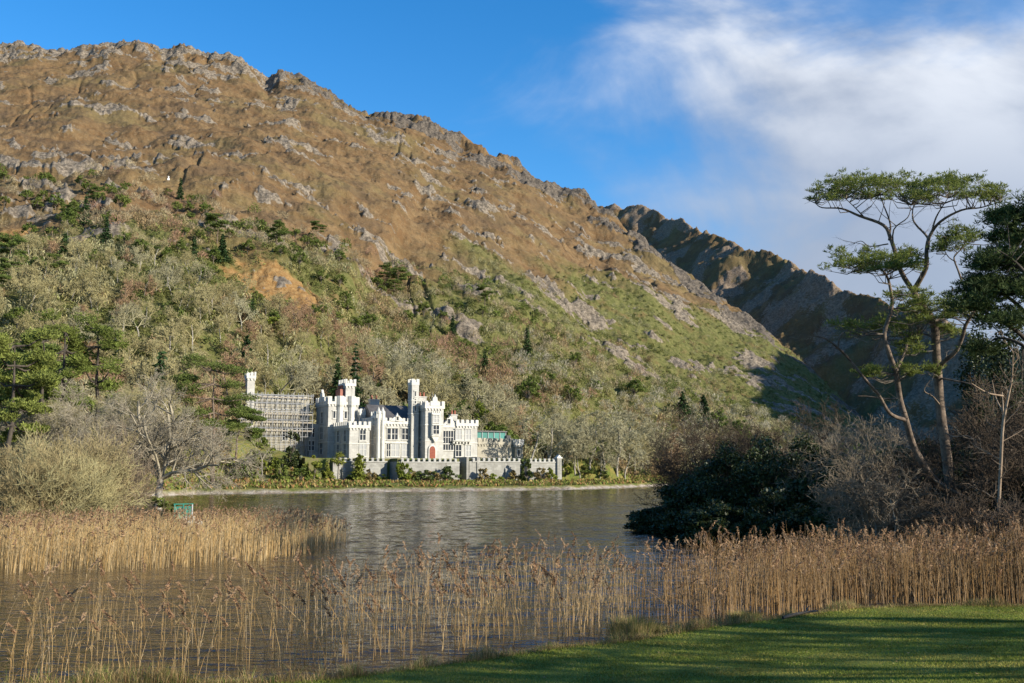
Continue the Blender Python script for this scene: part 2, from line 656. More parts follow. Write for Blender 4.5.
def grid_mesh(name, t0, t1, nt_, s0, s1, ns_, f, mat, rowY, attrs_fn=None):
    T = np.linspace(t0, t1, nt_)
    S = np.linspace(s0, s1, ns_)
    TT, SS_ = np.meshgrid(T, S)
    YY = rowY(TT, SS_)
    XX = TT * YY
    ZZ = f(XX, YY)
    V = np.stack([XX, YY, ZZ], axis=2).reshape(-1, 3)
    i = np.arange(ns_ - 1)[:, None] * nt_ + np.arange(nt_ - 1)[None, :]
    F = np.stack([i, i + 1, i + nt_ + 1, i + nt_], axis=2).reshape(-1, 4)
    at_ = attrs_fn(XX.ravel(), YY.ravel(), ZZ.ravel()) if attrs_fn else None
    me = mesh_np(name, V, [F], mat, smooth=True, attrs=at_)
    o = link(name, me)
    return o


def hill_rows(T, S):
    # S in 0..1 covers shore to ridge, 1..1.15 the far side
    x0 = T * 230
    ys = shoreY(x0)
    for _ in range(40):
        ys = 0.5 * ys + 0.5 * shoreY(T * ys)
    y0 = ys - 6
    B = shoreY(T * 300) + 62
    Rr = np.maximum(Rdist(T), B + 200)
    return y0 + (Rr - y0) * (0.55 * S + 0.45 * S ** 1.6)


def hill_material(name='hillside_ground', rk1=(0.098, 0.080, 0.060), rk2=(0.27, 0.222, 0.165)):
    m, nt = newmat(name)
    pos = geo_pos(nt)
    rock = attr(nt, 'rock'); veg = attr(nt, 'veg'); wet = attr(nt, 'bank')
    big = noise(nt, mapping(nt, pos, (1, 0.8, 1)), 0.018, 5, 0.6)
    mid = noise(nt, pos, 0.09, 5, 0.65)
    fin = noise(nt, pos, 0.55, 5, 0.7)
    brown = mixc(nt, sstep(nt, mid, 0.36, 0.66), (0.138, 0.080, 0.036), (0.195, 0.126, 0.060))
    brown = mixc(nt, sstep(nt, big, 0.46, 0.66, 0, 0.75), brown, (0.150, 0.118, 0.050))
    fin2 = noise(nt, mapping(nt, pos, (1, 0.6, 1)), 0.22, 6, 0.75)
    brown = mixc(nt, sstep(nt, fin2, 0.50, 0.68, 0, 0.75), brown, (0.095, 0.068, 0.036))
    brown = mixc(nt, sstep(nt, fin, 0.52, 0.70, 0, 0.55), brown, (0.23, 0.18, 0.105))
    tuss = noise(nt, mapping(nt, pos, (1, 0.7, 1), (3, 1, 0)), 1.3, 4, 0.7)
    brown = mixc(nt, sstep(nt, tuss, 0.50, 0.64, 0, 0.55), brown, (0.075, 0.052, 0.028))
    heath = noise(nt, mapping(nt, pos, (0.7, 1.0, 1), (9, 4, 0)), 0.035, 6, 0.7)
    brown = mixc(nt, sstep(nt, heath, 0.50, 0.60, 0, 0.65), brown, (0.105, 0.070, 0.040))
    green = mixc(nt, sstep(nt, fin, 0.40, 0.65), (0.090, 0.095, 0.028), (0.150, 0.140, 0.052))
    green = mixc(nt, sstep(nt, mid, 0.52, 0.72, 0, 0.7), green, (0.16, 0.10, 0.045))
    rk = mixc(nt, sstep(nt, fin, 0.36, 0.66), rk1, rk2)
    v2 = noise(nt, mapping(nt, pos, (0.25, 0.25, 0.9), (0, 0, 0), (0.3, 0.2, 0.5)), 1.0, 4, 0.6)
    rk = mixc(nt, sstep(nt, v2, 0.55, 0.72, 0, 0.7), rk, (0.060, 0.054, 0.046))
    rk = mixc(nt, mth(nt, 'MULTIPLY', attr(nt, 'crag'), 0.75), rk, mixc(nt, sstep(nt, fin, 0.4, 0.65), (0.060, 0.051, 0.042), (0.135, 0.112, 0.088)))
    bank = mixc(nt, sstep(nt, fin, 0.35, 0.65), (0.10, 0.13, 0.028), (0.20, 0.165, 0.05))
    col = mixc(nt, veg, brown, green)
    col = mixc(nt, attr(nt, 'gold'), col, mixc(nt, sstep(nt, fin, 0.38, 0.62), (0.22, 0.120, 0.042), (0.30, 0.185, 0.075)))
    rk_f = sstep(nt, mth(nt, 'ADD', rock, mth(nt, 'MULTIPLY', mth(nt, 'SUBTRACT', fin, 0.5), 0.9)), 0.42, 0.62)
    chips = noise(nt, mapping(nt, pos, (0.8, 1.2, 1), (4, 8, 1)), 0.17, 6, 0.72)
    rk_f = mth(nt, 'MAXIMUM', rk_f, mth(nt, 'MULTIPLY', sstep(nt, chips, 0.62, 0.68), 0.4))
    col = mixc(nt, rk_f, col, rk)
    col = mixc(nt, wet, col, bank)
    stony = attr(nt, 'stony')
    col = mixc(nt, stony, col, mixc(nt, sstep(nt, fin, 0.4, 0.6), (0.22, 0.17, 0.12), (0.34, 0.30, 0.25)))
    h = mth(nt, 'ADD', mth(nt, 'MULTIPLY', fin, 1.0), mth(nt, 'MULTIPLY', mid, 1.0))
    return finish(m, nt, col, 0.95, h, 0.1, 0, 0.8, 0.9)


def veg_field(x, y, s):
    """0 brown moor above .. 1 green lower slope"""
    t = x / np.maximum(y, 1)
    lim = np.interp(t, [-0.55, -0.3, -0.1, 0.05, 0.2, 0.35], [0.25, 0.26, 0.36, 0.56, 0.86, 1.2])
    n = fbm(x / 70, y / 55, 33, 4)
    return ss(lim + 0.10 * n - s, -0.05, 0.08)


def hill_attrs(x, y, z):
    s = hill_s(x, y)
    d = (y - shoreY(x)) * 0.86
    u, v = local(x, y)
    near = 1 - ss(d, 34, 60)
    return {'rock': rock_mask(x, y, s) * ss(s, 0.10, 0.2), 'veg': veg_field(x, y, s), 'bank': near, 'stony': (1 - ss(d + 0.7 * fbm(x / 4, y / 4, 2, 2), 0.5, 1.7)),
            'gold': gold_patch(x, y),
            'crag': ss(s + 0.03 * fbm(x / 30, y / 30, 4, 3), 0.86, 0.93) * ss(x / y, -0.27, -0.2)}


def first_hit(px, py):
    a, b = ray(px, py)
    Y = np.linspace(200, 700, 1200)
    k = np.nonzero(ZC + b * Y <= hill_raw(a * Y, Y))[0][0]
    return a * Y[k], Y[k]


GOLD = [(*first_hit(272, 286), 17, 15), (*first_hit(10, 243), 16, 11), (*first_hit(300, 300), 9, 8)]


def gold_patch(x, y):
    g = np.zeros_like(x)
    for cx, cy, rx, ry in GOLD:
        g = np.maximum(g, ss(1.25 - np.hypot((x - cx) / rx, (y - cy) / ry) + 0.35 * fbm(x / 7, y / 6, 83, 3), 0.2, 0.5))
    return g


hillside = grid_mesh('hillside', -0.66, 0.60, 1150, 0.0, 1.16, 560, hill_raw, hill_material(), hill_rows, hill_attrs)
tag(hillside, kind='structure')

# the shaded spur to the right, running towards us
spur_px = [(560, 196, 1500), (600, 206, 1450), (626, 206, 1420), (640, 205, 1390), (655, 216, 1340), (690, 224, 1230), (715, 238, 1150), (750, 249, 1040), (790, 263, 930),
           (830, 278, 830), (870, 295, 750), (920, 315, 670), (960, 330, 620), (1010, 345, 570), (1080, 340, 545)]
SPUR = np.array([at(a, b, Y) for a, b, Y in spur_px] + [np.array(p, float) for p in ((395, 530, 150), (455, 490, 200), (470, 390, 203), (472, 280, 176), (470, 190, 132), (490, 120, 50))])  # the fixed points add an unseen ridge, shaped to shade the hill flank


def spur_z(x, y):
    x = np.asarray(x, float); y = np.asarray(y, float)
    best = np.full(x.shape, -1e9)
    wx = x + 18 * fbm(x / 130, y / 130, 91, 3); wy = y + 18 * fbm(x / 130 + 9, y / 130, 92, 3)
    for a, b in zip(SPUR[:-1], SPUR[1:]):
        ab = b[:2] - a[:2]; L2 = ab @ ab
        k = np.clip(((wx - a[0]) * ab[0] + (wy - a[1]) * ab[1]) / L2, 0, 1)
        dx = wx - (a[0] + k * ab[0]); dy = wy - (a[1] + k * ab[1])
        dist = np.hypot(dx, dy)
        h = a[2] + k * (b[2] - a[2])
        best = np.maximum(best, h - 0.86 * dist)
    rm = 2.0 * (ridged(x / 30, y / 34, 41, 5) - 1.0) + 7 * fbm(x / 62, y / 62, 47, 6, 0.55) + 3.4 * fbm(x / 14, y / 14, 49, 5, 0.6)
    return np.maximum(best + rm * 0.75 * ss(best, 0, 40) - 1, -3)


def spur_attrs(x, y, z):
    n = fbm(x / 40, y / 40, 57, 4)
    return {'rock': np.clip(0.42 + 0.7 * n, 0, 1), 'veg': np.clip(0.15 - 0.6 * n - z / 500, 0, 1), 'bank': np.zeros_like(x), 'stony': np.zeros_like(x), 'crag': np.full_like(x, 0.0)}


M_spur = hill_material('mountain_ground', (0.135, 0.098, 0.066), (0.275, 0.205, 0.140))
mountain = grid_mesh('mountain', 0.03, 0.80, 520, 0.0, 1.0, 420, spur_z, M_spur,
                     lambda T, S: 330 + S * 1270, spur_attrs)
tag(mountain, kind='structure')
shoulder = grid_mesh('added_shade_shoulder', 0.795, 5.0, 160, 0.0, 1.0, 120, spur_z, M_spur,  # added out of view on the right, for the shadow it casts
                     lambda T, S: 60 + S * 640, spur_attrs)
tag(shoulder, kind='structure')

# ---- near ground
lawn_edge = [(-60, -6), (-22, 14.5)] + [tuple(onz(a, b, 0.45)[:2]) for a, b in ((0, 694), (150, 689), (250, 685), (330, 680), (480, 660), (560, 648), (640, 640), (700, 629), (760, 621), (860, 608), (950, 606), (1024, 606))] + [(20, 30.8), (34, 30.0), (80, 26)]
lawn_edge = np.array(lawn_edge)
right_land = np.array([(17.5, 30.2), (17.5, 36), (17, 42), (15.5, 49), (13, 58), (10.5, 68), (9.6, 75), (11, 80), (16, 85), (40, 95), (90, 108), (200, 120), (200, 20), (40, 24)], float)
left_land = np.array([(-140, 48), (-60, 56), (-45, 64), (-33, 72), (-29, 80), (-27.5, 90), (-29.5, 97), (-36, 104), (-50, 110), (-75, 118), (-140, 122)], float)


def poly_sd(x, y, P):
    """signed distance to a closed polygon, positive inside"""
    x = np.asarray(x, float); y = np.asarray(y, float)
    dmin = np.full(x.shape, 1e18); ins = np.zeros(x.shape, bool)
    for a, b in zip(P, np.roll(P, -1, axis=0)):
        ab = b - a
        k = np.clip(((x - a[0]) * ab[0] + (y - a[1]) * ab[1]) / (ab @ ab), 0, 1)
        dmin = np.minimum(dmin, (x - a[0] - k * ab[0]) ** 2 + (y - a[1] - k * ab[1]) ** 2)
        c = ((a[1] > y) != (b[1] > y)) & (x < (b[0] - a[0]) * (y - a[1]) / (b[1] - a[1] + 1e-12) + a[0])
        ins ^= c
    d = np.sqrt(dmin)
    return np.where(ins, d, -d)


lawn_poly = np.concatenate([lawn_edge, [(80, -60), (-60, -60)]])


def lawn_z(d):
    dd = np.clip(d, 0, 26)
    return 0.45 + 0.03 * dd + 0.0043 * dd ** 2 + np.minimum(d, 0) * 0.02


def near_z(x, y):
    dl = poly_sd(x, y, lawn_poly)
    zl = np.where(dl > 0, lawn_z(dl), 0.45 - 0.75 * ss(-dl, 0.0, 1.7) - 0.25 * ss(-dl, 1.5, 6))
    n = fbm(np.asarray(x) / 6, np.asarray(y) / 6, 7, 3)
    dr = poly_sd(x, y, right_land) + 0.8 * n
    zr = -0.55 + 0.75 * ss(dr, -1.5, 1.0) + 1.2 * ss(dr, 0.5, 14) + 0.12 * n
    dL = poly_sd(x, y, left_land) + 0.8 * n
    zL = -0.55 + 0.75 * ss(dL, -1.5, 1.0) + 1.25 * ss(dL, 0.5, 7) + 0.12 * n
    return np.maximum(np.maximum(zl, zr), zL), dl


def rect_grid(name, x0, x1, nx, y0, y1, ny, f, mat, attrs=None):
    X, Y = np.meshgrid(np.linspace(x0, x1, nx), np.linspace(y0, y1, ny))
    Z = f(X, Y)
    V = np.stack([X, Y, Z], axis=2).reshape(-1, 3)
    i = np.arange(ny - 1)[:, None] * nx + np.arange(nx - 1)[None, :]
    F = np.stack([i, i + 1, i + nx + 1, i + nx], axis=2).reshape(-1, 4)
    return link(name, mesh_np(name, V, [F], mat, smooth=True, attrs=attrs))


M['mud'] = two_tone('leaf_litter_ground', (0.040, 0.032, 0.020), (0.095, 0.075, 0.038), 0.8, 0.95, bump=0.08, c3=(0.06, 0.075, 0.02))
shore_ground = rect_grid('shore_ground', -140, 160, 420, -40, 135, 300, lambda X, Y: near_z(X, Y)[0] - 0.06, M['mud'])
tag(shore_ground, kind='structure')
bed = rect_grid('ground', -6000, 6000, 30, -3000, 9000, 30, lambda X, Y: X * 0 - 3.0, M['mud'])
tag(bed, kind='structure')


def lawn_material():
    m, nt = newmat('mown_lawn')
    pos = geo_pos(nt)
    a = noise(nt, pos, 0.35, 4, 0.6); b = noise(nt, pos, 3.0, 4, 0.7); c = noise(nt, pos, 30, 2, 0.6)
    col = mixc(nt, sstep(nt, a, 0.35, 0.65), (0.110, 0.140, 0.022), (0.150, 0.170, 0.032))
    col = mixc(nt, sstep(nt, b, 0.52, 0.75, 0, 0.6), col, (0.13, 0.135, 0.035))
    col = mixc(nt, sstep(nt, c, 0.5, 0.8, 0, 0.5), col, (0.035, 0.07, 0.010))
    return finish(m, nt, col, 0.9, c, 0.1, 0, 0.6, 0.03)


def build_lawn():
    # strips that follow the edge of the lawn inwards
    pts = [lawn_edge[0]]
    for a, b in zip(lawn_edge[:-1], lawn_edge[1:]):
        n = max(1, int(np.hypot(*(b - a)) / 0.25))
        for k in range(1, n + 1):
            pts.append(a + (b - a) * k / n)
    P = np.array(pts)
    # smooth the corners and roughen the cut edge a little
    Q = P.copy()
    for _ in range(10):
        Q[1:-1] = (Q[:-2] + 2 * Q[1:-1] + Q[2:]) / 4
    tn = np.gradient(Q, axis=0); tn /= np.linalg.norm(tn, axis=1, keepdims=True)
    nrm = np.stack([tn[:, 1], -tn[:, 0]], axis=1)
    w = 0.10 * fbm(Q[:, 0] * 1.3, Q[:, 1] * 1.3, 88, 3)
    offs = np.concatenate([[0, 0.12, 0.3, 0.6], np.linspace(1, 12, 23)])
    rows = []
    for o_ in offs:
        rows.append(Q + nrm * (o_ + w * max(0, 1 - o_))[:, None] if isinstance(w, np.ndarray) else Q)
    last = np.stack([Q[:, 0], np.full(len(Q), -45.0)], axis=1)
    near0 = rows[-1]
    for k in np.linspace(0.08, 1, 24):
        rows.append(near0 * (1 - k) + last * k)
    X = np.array(rows)
    d = poly_sd(X[:, :, 0], X[:, :, 1], lawn_poly)
    Z = lawn_z(np.maximum(d, 0)) + 0.012 * fbm(X[:, :, 0] / 1.5, X[:, :, 1] / 1.5, 5, 3)
    Z[0] -= 0.05
    nr, nc = Z.shape
    V = np.concatenate([X, Z[:, :, None]], axis=2).reshape(-1, 3)
    i = np.arange(nr - 1)[:, None] * nc + np.arange(nc - 1)[None, :]
    F = np.stack([i, i + nc, i + nc + 1, i + 1], axis=2).reshape(-1, 4)
    o = link('lawn', mesh_np('lawn', V, [F], lawn_material(), smooth=True))
    tag(o, kind='structure')


build_lawn()


def water_material():
    m, nt = newmat('lake_water')
    pos = geo_pos(nt)
    w1 = noise(nt, mapping(nt, pos, (0.30, 1.0, 1), (0, 0, 0), (0, 0, R(4))), 1.3, 3, 0.55, 0.6)
    w2 = noise(nt, mapping(nt, pos, (0.45, 1.0, 1), (5, 2, 0), (0, 0, R(-9))), 4.2, 3, 0.5, 0.3)
    w3 = noise(nt, mapping(nt, pos, (0.3, 1.0, 1), (1, 7, 0), (0, 0, R(10))), 0.16, 3, 0.5)
    calm = noise(nt, mapping(nt, pos, (0.4, 1.0, 1)), 0.045, 3, 0.5)
    h = mth(nt, 'MULTIPLY', w2, 0.05)
    return finish(m, nt, (0.022, 0.016, 0.008), 0.05, h, 0.5, 0, 1.0, 1.0, 1.33)


def build_lake():
    T = np.linspace(-1.15, 1.15, 1250)
    Yr = np.exp(np.linspace(math.log(13.0), math.log(420.0), 1250))
    TT, YY = np.meshgrid(T, Yr)
    XX = TT * YY
    gust = 0.75 + 0.5 * ss(fbm(XX / 45, YY / 30, 301, 3), -0.4, 0.5)
    a = math.radians(7)
    xr, yr = XX * math.cos(a) + YY * math.sin(a), -XX * math.sin(a) + YY * math.cos(a)
    Z = 0.034 * perlin(xr / 2.6, yr / 0.95, 311) + 0.020 * perlin(xr / 1.5 + 7, yr / 0.62 + 3, 312) + 0.045 * perlin(xr / 6.0, yr / 2.6, 313)
    fine = 0.010 * perlin(xr / 0.8, yr / 0.36, 314) * (1 - ss(YY, 60, 110))
    lee = 1 - 0.5 * (1 - ss(XX, -14, 1)) * (1 - ss(YY, 44, 62))        # calmer in the shelter of the reeds
    Z = (Z + fine) * gust * 1.3 * lee
    V = np.stack([XX, YY, Z], axis=2).reshape(-1, 3)
    n = 1250
    i = np.arange(n - 1)[:, None] * n + np.arange(n - 1)[None, :]
    F = np.stack([i, i + 1, i + n + 1, i + n], axis=2).reshape(-1, 4)
    return link('lake', mesh_np('lake', V, [F], water_material(), smooth=True))


lake = build_lake()
tag(lake, kind='structure')


def ray_hit(px, py, f=None, y0=120.0, y1=1000.0, n=2600):
    a, b = ray(px, py)
    Y = np.linspace(y0, y1, n)
    Z = (f or (lambda X, Yv: hill_raw(X, Yv, True)))(a * Y, Y)
    hit = np.nonzero(ZC + b * Y <= Z)[0]
    k = hit[0] if len(hit) else n - 1
    return np.array([a * Y[k], Y[k], Z[k]])


def ground_far(x, y):
    return float(hill_raw(np.array([x]), np.array([y]))[0])


def ground_near(x, y):
    z, dl = near_z(np.array([float(x)]), np.array([float(y)]))
    return float(z[0])


# ------------------------------------------------------------------ the castle
castle = empty('castle', (float(CO[0]), float(CO[1]), CZ), CASTLE_A)
tag(castle, 'large white stone castle with battlements, towers and slate roofs above the lake', 'castle')


def u_at(px, v, z=10.0):
    k = (px - 512.0) / 1000.0
    ca, sa = math.cos(CASTLE_A), math.sin(CASTLE_A)
    off = (z - ZC) * SP
    num = k * (CP * (CO[1] + v * ca) + off) - CO[0] + v * sa
    return num / (ca - k * CP * sa)


def zl_at(py, u, v):
    """height above the castle's floor for a pixel row at local u, v"""
    y = CO[1] + u * math.sin(CASTLE_A) + v * math.cos(CASTLE_A)
    return ZC + slope_of(py) * y - CZ


def battlement(parent, x0, x1, y0, y1, z, mw=0.75, gap=0.6, h=0.9, th=0.4, corbel=True, mat=None, name='battlement'):
    """parapet with merlons round the top of a block"""
    b = MB()
    o = 0.22 if corbel else 0.08
    X0, X1, Y0, Y1 = x0 - o, x1 + o, y0 - o, y1 + o
    b.box(X0, X1, Y0, Y0 + th, z - 0.15, z + 0.55).box(X0, X1, Y1 - th, Y1, z - 0.15, z + 0.55)
    b.box(X0, X0 + th, Y0 + th, Y1 - th, z - 0.15, z + 0.55).box(X1 - th, X1, Y0 + th, Y1 - th, z - 0.15, z + 0.55)

    def run(a0, a1, fn):
        L = a1 - a0
        n = max(2, int(round((L + gap) / (mw + gap))))
        w = (L - (n - 1) * gap) / n
        for i in range(n):
            s_ = a0 + i * (w + gap)
            fn(s_, s_ + w)
    run(X0, X1, lambda a, c: b.box(a, c, Y0, Y0 + th, z + 0.551, z + 0.55 + h))
    run(X0, X1, lambda a, c: b.box(a, c, Y1 - th, Y1, z + 0.551, z + 0.55 + h))
    run(Y0 + 1.0, Y1 - 1.0, lambda a, c: b.box(X0, X0 + th, a, c, z + 0.551, z + 0.55 + h))
    run(Y0 + 1.0, Y1 - 1.0, lambda a, c: b.box(X1 - th, X1, a, c, z + 0.551, z + 0.55 + h))
    if corbel:
        k = X0 + 0.2
        while k < X1 - 0.3:
            b.box(k, k + 0.3, Y0 + 0.02, y0 - 0.003, z - 0.6, z - 0.151)
            k += 0.8
        k = Y0 + 0.5
        while k < Y1 - 0.3:
            b.box(X0 + 0.02, x0 - 0.003, k, k + 0.3, z - 0.6, z - 0.151)
            k += 0.8
    return b.build(name, mat or M['trim'], parent)


def win_front(parent, u, v, z, w, h, mull=1, trans=1, glass='glass', arch=False, name='window'):
    """window in a wall whose face is at local y = v and looks to -y"""
    f = MB(); t = 0.13
    f.box(u - w / 2 - t, u - w / 2, v - 0.13, v - 0.004, z - t, z + h + t).box(u + w / 2, u + w / 2 + t, v - 0.13, v - 0.004, z - t, z + h + t)
    f.box(u - w / 2, u + w / 2, v - 0.13, v - 0.004, z - t, z).box(u - w / 2, u + w / 2, v - 0.13, v - 0.004, z + h, z + h + t)
    f.box(u - w / 2 - 0.25, u + w / 2 + 0.25, v - 0.24, v - 0.131, z + h + t * 0.5, z + h + t + 0.12)      # hood mould
    f.box(u - w / 2 - 0.2, u + w / 2 + 0.2, v - 0.22, v - 0.131, z - t - 0.08, z - t * 0.4)
    for i in range(mull):
        c = u - w / 2 + w * (i + 1) / (mull + 1)
        f.box(c - 0.06, c + 0.06, v - 0.10, v - 0.03, z, z + h)
    for i in range(trans):
        c = z + h * (i + 1) / (trans + 1)
        f.box(u - w / 2, u + w / 2, v - 0.085, v - 0.04, c - 0.05, c + 0.05)
    o = f.build(name, M['trim'], parent)
    MB().box(u - w / 2, u + w / 2, v - 0.028, v - 0.006, z, z + h).build('pane', M[glass], o)
    return o


def win_side(parent, u, v, z, w, h, mull=1, trans=1, glass='glass'):
    """window in a left-hand wall at local x = u that looks to -x"""
    f = MB(); t = 0.13
    f.box(u - 0.13, u - 0.004, v - w / 2 - t, v - w / 2, z - t, z + h + t).box(u - 0.13, u - 0.004, v + w / 2, v + w / 2 + t, z - t, z + h + t)
    f.box(u - 0.13, u - 0.004, v - w / 2, v + w / 2, z - t, z).box(u - 0.13, u - 0.004, v - w / 2, v + w / 2, z + h, z + h + t)
    f.box(u - 0.24, u - 0.131, v - w / 2 - 0.25, v + w / 2 + 0.25, z + h + t * 0.5, z + h + t + 0.12)
    for i in range(mull):
        c = v - w / 2 + w * (i + 1) / (mull + 1)
        f.box(u - 0.10, u - 0.03, c - 0.06, c + 0.06, z, z + h)
    for i in range(trans):
        c = z + h * (i + 1) / (trans + 1)
        f.box(u - 0.085, u - 0.04, v - w / 2, v + w / 2, c - 0.05, c + 0.05)
    o = f.build('window', M['trim'], parent)
    MB().box(u - 0.028, u - 0.006, v - w / 2, v + w / 2, z, z + h).build('pane', M[glass], o)
    return o


def course(b, x0, x1, y0, y1, z, h=0.22, o=0.10):
    """string course round three visible sides"""
    b.box(x0 - o, x1 + o, y0 - o, y0 - 0.004, z, z + h)
    b.box(x0 - o, x0 - 0.004, y0, y1, z, z + h)
    b.box(x1 + 0.004, x1 + o, y0, y1, z, z + h)


def chimney(parent, u, v, z0, z1, w, d, npots=2):
    b = MB(); b.box(u - w / 2, u + w / 2, v - d / 2, v + d / 2, z0, z1 - 0.3).box(u - w / 2 - 0.12, u + w / 2 + 0.12, v - d / 2 - 0.12, v + d / 2 + 0.12, z1 - 0.297, z1)
    o = b.build('chimney', M['stone_white'], parent)
    for i in range(npots):
        c = u - w / 2 + w * (i + 0.5) / npots
        MB().cyl(c, v, 0.26, z1 + 0.003, z1 + 1.0, 8, 0.2).build('chimney_pot', M['pot'], o)
    return o


DEP = -9.0      # foundations run down into the ground


def block(name, x0, x1, y0, y1, z1, mat='stone_white', courses=(), z0=DEP):
    o = MB().box(x0, x1, y0, y1, z0, z1).build(name, M[mat], castle)
    if courses:
        for c in courses:
            b = MB()
            course(b, x0, x1, y0, y1, c)
            b.build('string_course', M['trim'], o)
    return o


def top(py, px, v):
    return zl_at(py, u_at(px, v), v)


def build_castle():
    # ---- C the tall entrance tower, front face at v = 0
    c0, c1 = 0.0, u_at(443.3, 0)
    zt = top(408, 434, 0)
    t = block('entrance_tower', c0, c1, 0, 5.2, zt, courses=(zt * 0.34, zt * 0.66))
    battlement(t, c0, c1, 0, 5.2, zt, 0.8, 0.7, 1.1)
    cm = (c0 + c1) / 2
    MB().prism([(cm - 1.25, zt + 0.5), (cm + 1.25, zt + 0.5), (cm + 1.25, zt + 1.5), (cm + 0.7, zt + 1.6), (cm + 0.55, zt + 2.5), (cm + 0.2, zt + 2.7), (cm, zt + 3.3), (cm - 0.2, zt + 2.7), (cm - 0.55, zt + 2.5), (cm - 0.7, zt + 1.6), (cm - 1.25, zt + 1.5)],
               -0.32, 0.16).build('gablet', M['trim'], t)
    ow = 2.2
    oz = zt * 0.44
    or_ = MB(); or_.prism([(cm - ow / 2, oz), (cm + ow / 2, oz), (cm + ow / 2, oz + 5.6), (cm - ow / 2, oz + 5.6)], -0.9, -0.004)
    or_.prism([(cm - ow / 2 + 0.1, oz - 0.003), (cm - 0.2, oz - 1.3), (cm + 0.2, oz - 1.3), (cm + ow / 2 - 0.1, oz - 0.003)], -0.7, -0.004)
    for i in range(5):
        or_.box(cm - ow / 2 + i * 0.5, cm - ow / 2 + i * 0.5 + 0.26, -0.9, -0.6, oz + 5.603, oz + 6.0)
    orl = or_.build('oriel', M['trim'], t)
    win_front(t, cm, -0.9, oz + 0.6, 1.5, 2.0, 1, 1)
    win_front(t, cm, -0.9, oz + 3.3, 1.5, 1.7, 1, 1, 'glass2')
    # arched red door in a pointed surround
    du = u_at(432.0, 0)
    pts = [(du - 0.75, 0.02)] + [(du - 0.75 + 1.5 * (0.5 - 0.5 * math.cos(math.pi * i / 8)), 2.1 + 0.95 * math.sin(math.pi * i / 8)) for i in range(9)] + [(du + 0.75, 0.02)]
    fr = [(du + (x - du) * 1.35, 0.01 + (z - 0.02) * 1.12) for x, z in pts]
    d = MB().prism(fr, -0.28, -0.004).build('door_surround', M['trim'], t)
    MB().prism(pts, -0.34, -0.283).build('door', M['door_red'], d)
    win_side(t, c0, 2.6, 3.0, 1.2, 1.9)
    # ---- T slender stair turret behind its left shoulder
    v = 2.6
    a0, a1 = u_at(411.2, v), u_at(418.3, v)
    zt2 = top(384.5, 415, v)
    s = block('stair_turret', a0, a1, v, v + 2.2, zt2, courses=(zt2 * 0.6, zt2 * 0.78))
    battlement(s, a0, a1, v, v + 2.2, zt2, 0.55, 0.5, 0.8, 0.3, corbel=False)
    for k in range(3):
        win_front(s, (a0 + a1) / 2, v, zt2 * (0.62 + 0.1 * k) + 0.4, 0.35, 1.1, 0, 0)
    chimney(castle, u_at(421.3, 5.5), 5.5, 4, top(396.5, 421, 5.5), 2.0, 1.1, 2)
    # ---- F gabled bay right of the tower
    v = 0.8
    f0, f1 = c1 + 0.02, u_at(456, v)
    zf = top(427.5, 448, v)
    fb = block('gabled_bay', f0, f1, v, v + 9, zf, courses=(zf * 0.47,))
    fm = (f0 + f1) / 2 + 0.3
    zg = top(415.5, 449, v)
    MB().prism([(f0 + 0.3, zf + 0.003), (f1 - 0.2, zf + 0.003), (f1 - 0.2, zf + 0.7), (fm + 0.3, zg - 0.5), (fm, zg), (fm - 0.3, zg - 0.5), (f0 + 0.3, zf + 0.7)], v - 0.12, v + 0.5).build('gable', M['trim'], fb)
    MB().prism([(f0 + 0.4, zf + 0.004), (f1 - 0.3, zf + 0.004), (fm, zg - 0.9)], v + 0.51, v + 8.5).build('roof', M['slate'], fb)
    win_front(fb, u_at(448, v), v, top(450, 448, v), 2.7, top(431, 448, v) - top(450, 448, v), 3, 2)
    win_front(fb, u_at(448.5, v), v - 0.125, zf + 0.9, 0.7, 1.1, 0, 0)
    # ---- G right-hand block
    v = 0.5
    g0, g1 = f1 + 0.02, u_at(477.3, v)
    zgk = top(425.5, 466, v)
    gb = block('east_block', g0, g1, v, v + 10, zgk, courses=(zgk * 0.47,))
    battlement(gb, g0, g1, v, v + 10, zgk, 0.7, 0.55, 0.85)
    for px in (458.5, 468.0):
        win_front(gb, u_at(px, v), v, zgk * 0.58, 1.5, 2.5, 1, 1, 'glass2')
        win_front(gb, u_at(px, v), v, 0.7, 1.5, 2.7, 1, 1, 'glass2' if px > 460 else 'glass')
    bc = MB(); bu = u_at(461.5, v)
    bc.box(bu - 2.6, bu + 2.2, v - 0.9, v - 0.004, zgk * 0.52, zgk * 0.52 + 0.2)
    for i in range(6):
        bc.box(bu - 2.5 + i * 0.85, bu - 2.1 + i * 0.85, v - 0.6, v - 0.004, zgk * 0.52 - 0.5, zgk * 0.52 - 0.003)
    bc.build('balcony', M['trim'], gb)
    chimney(castle, u_at(453, 6), 6, zgk - 2, top(414.5, 453, 6), 1.6, 1.2, 2)
    # ---- D main range between the bays
    v = 3.6
    d0, d1 = u_at(369, 5.0), u_at(417, v)
    zd = top(423.5, 398, v)
    db = block('main_range', d0, d1, v, v + 11, zd, courses=(zd * 0.45, zd * 0.52))
    battlement(db, d0, d1, v, v + 11, zd, 0.65, 0.55, 0.75)
    MB().prismx([(v + 0.7, zd + 0.01), (v + 10.3, zd + 0.01), (v + 5.5, top(405.5, 398, v + 5))], d0 + 0.8, d1 - 0.4).build('roof', M['slate'], db)
    gu = u_at(396.5, v)
    zgt = top(414, 396, v)
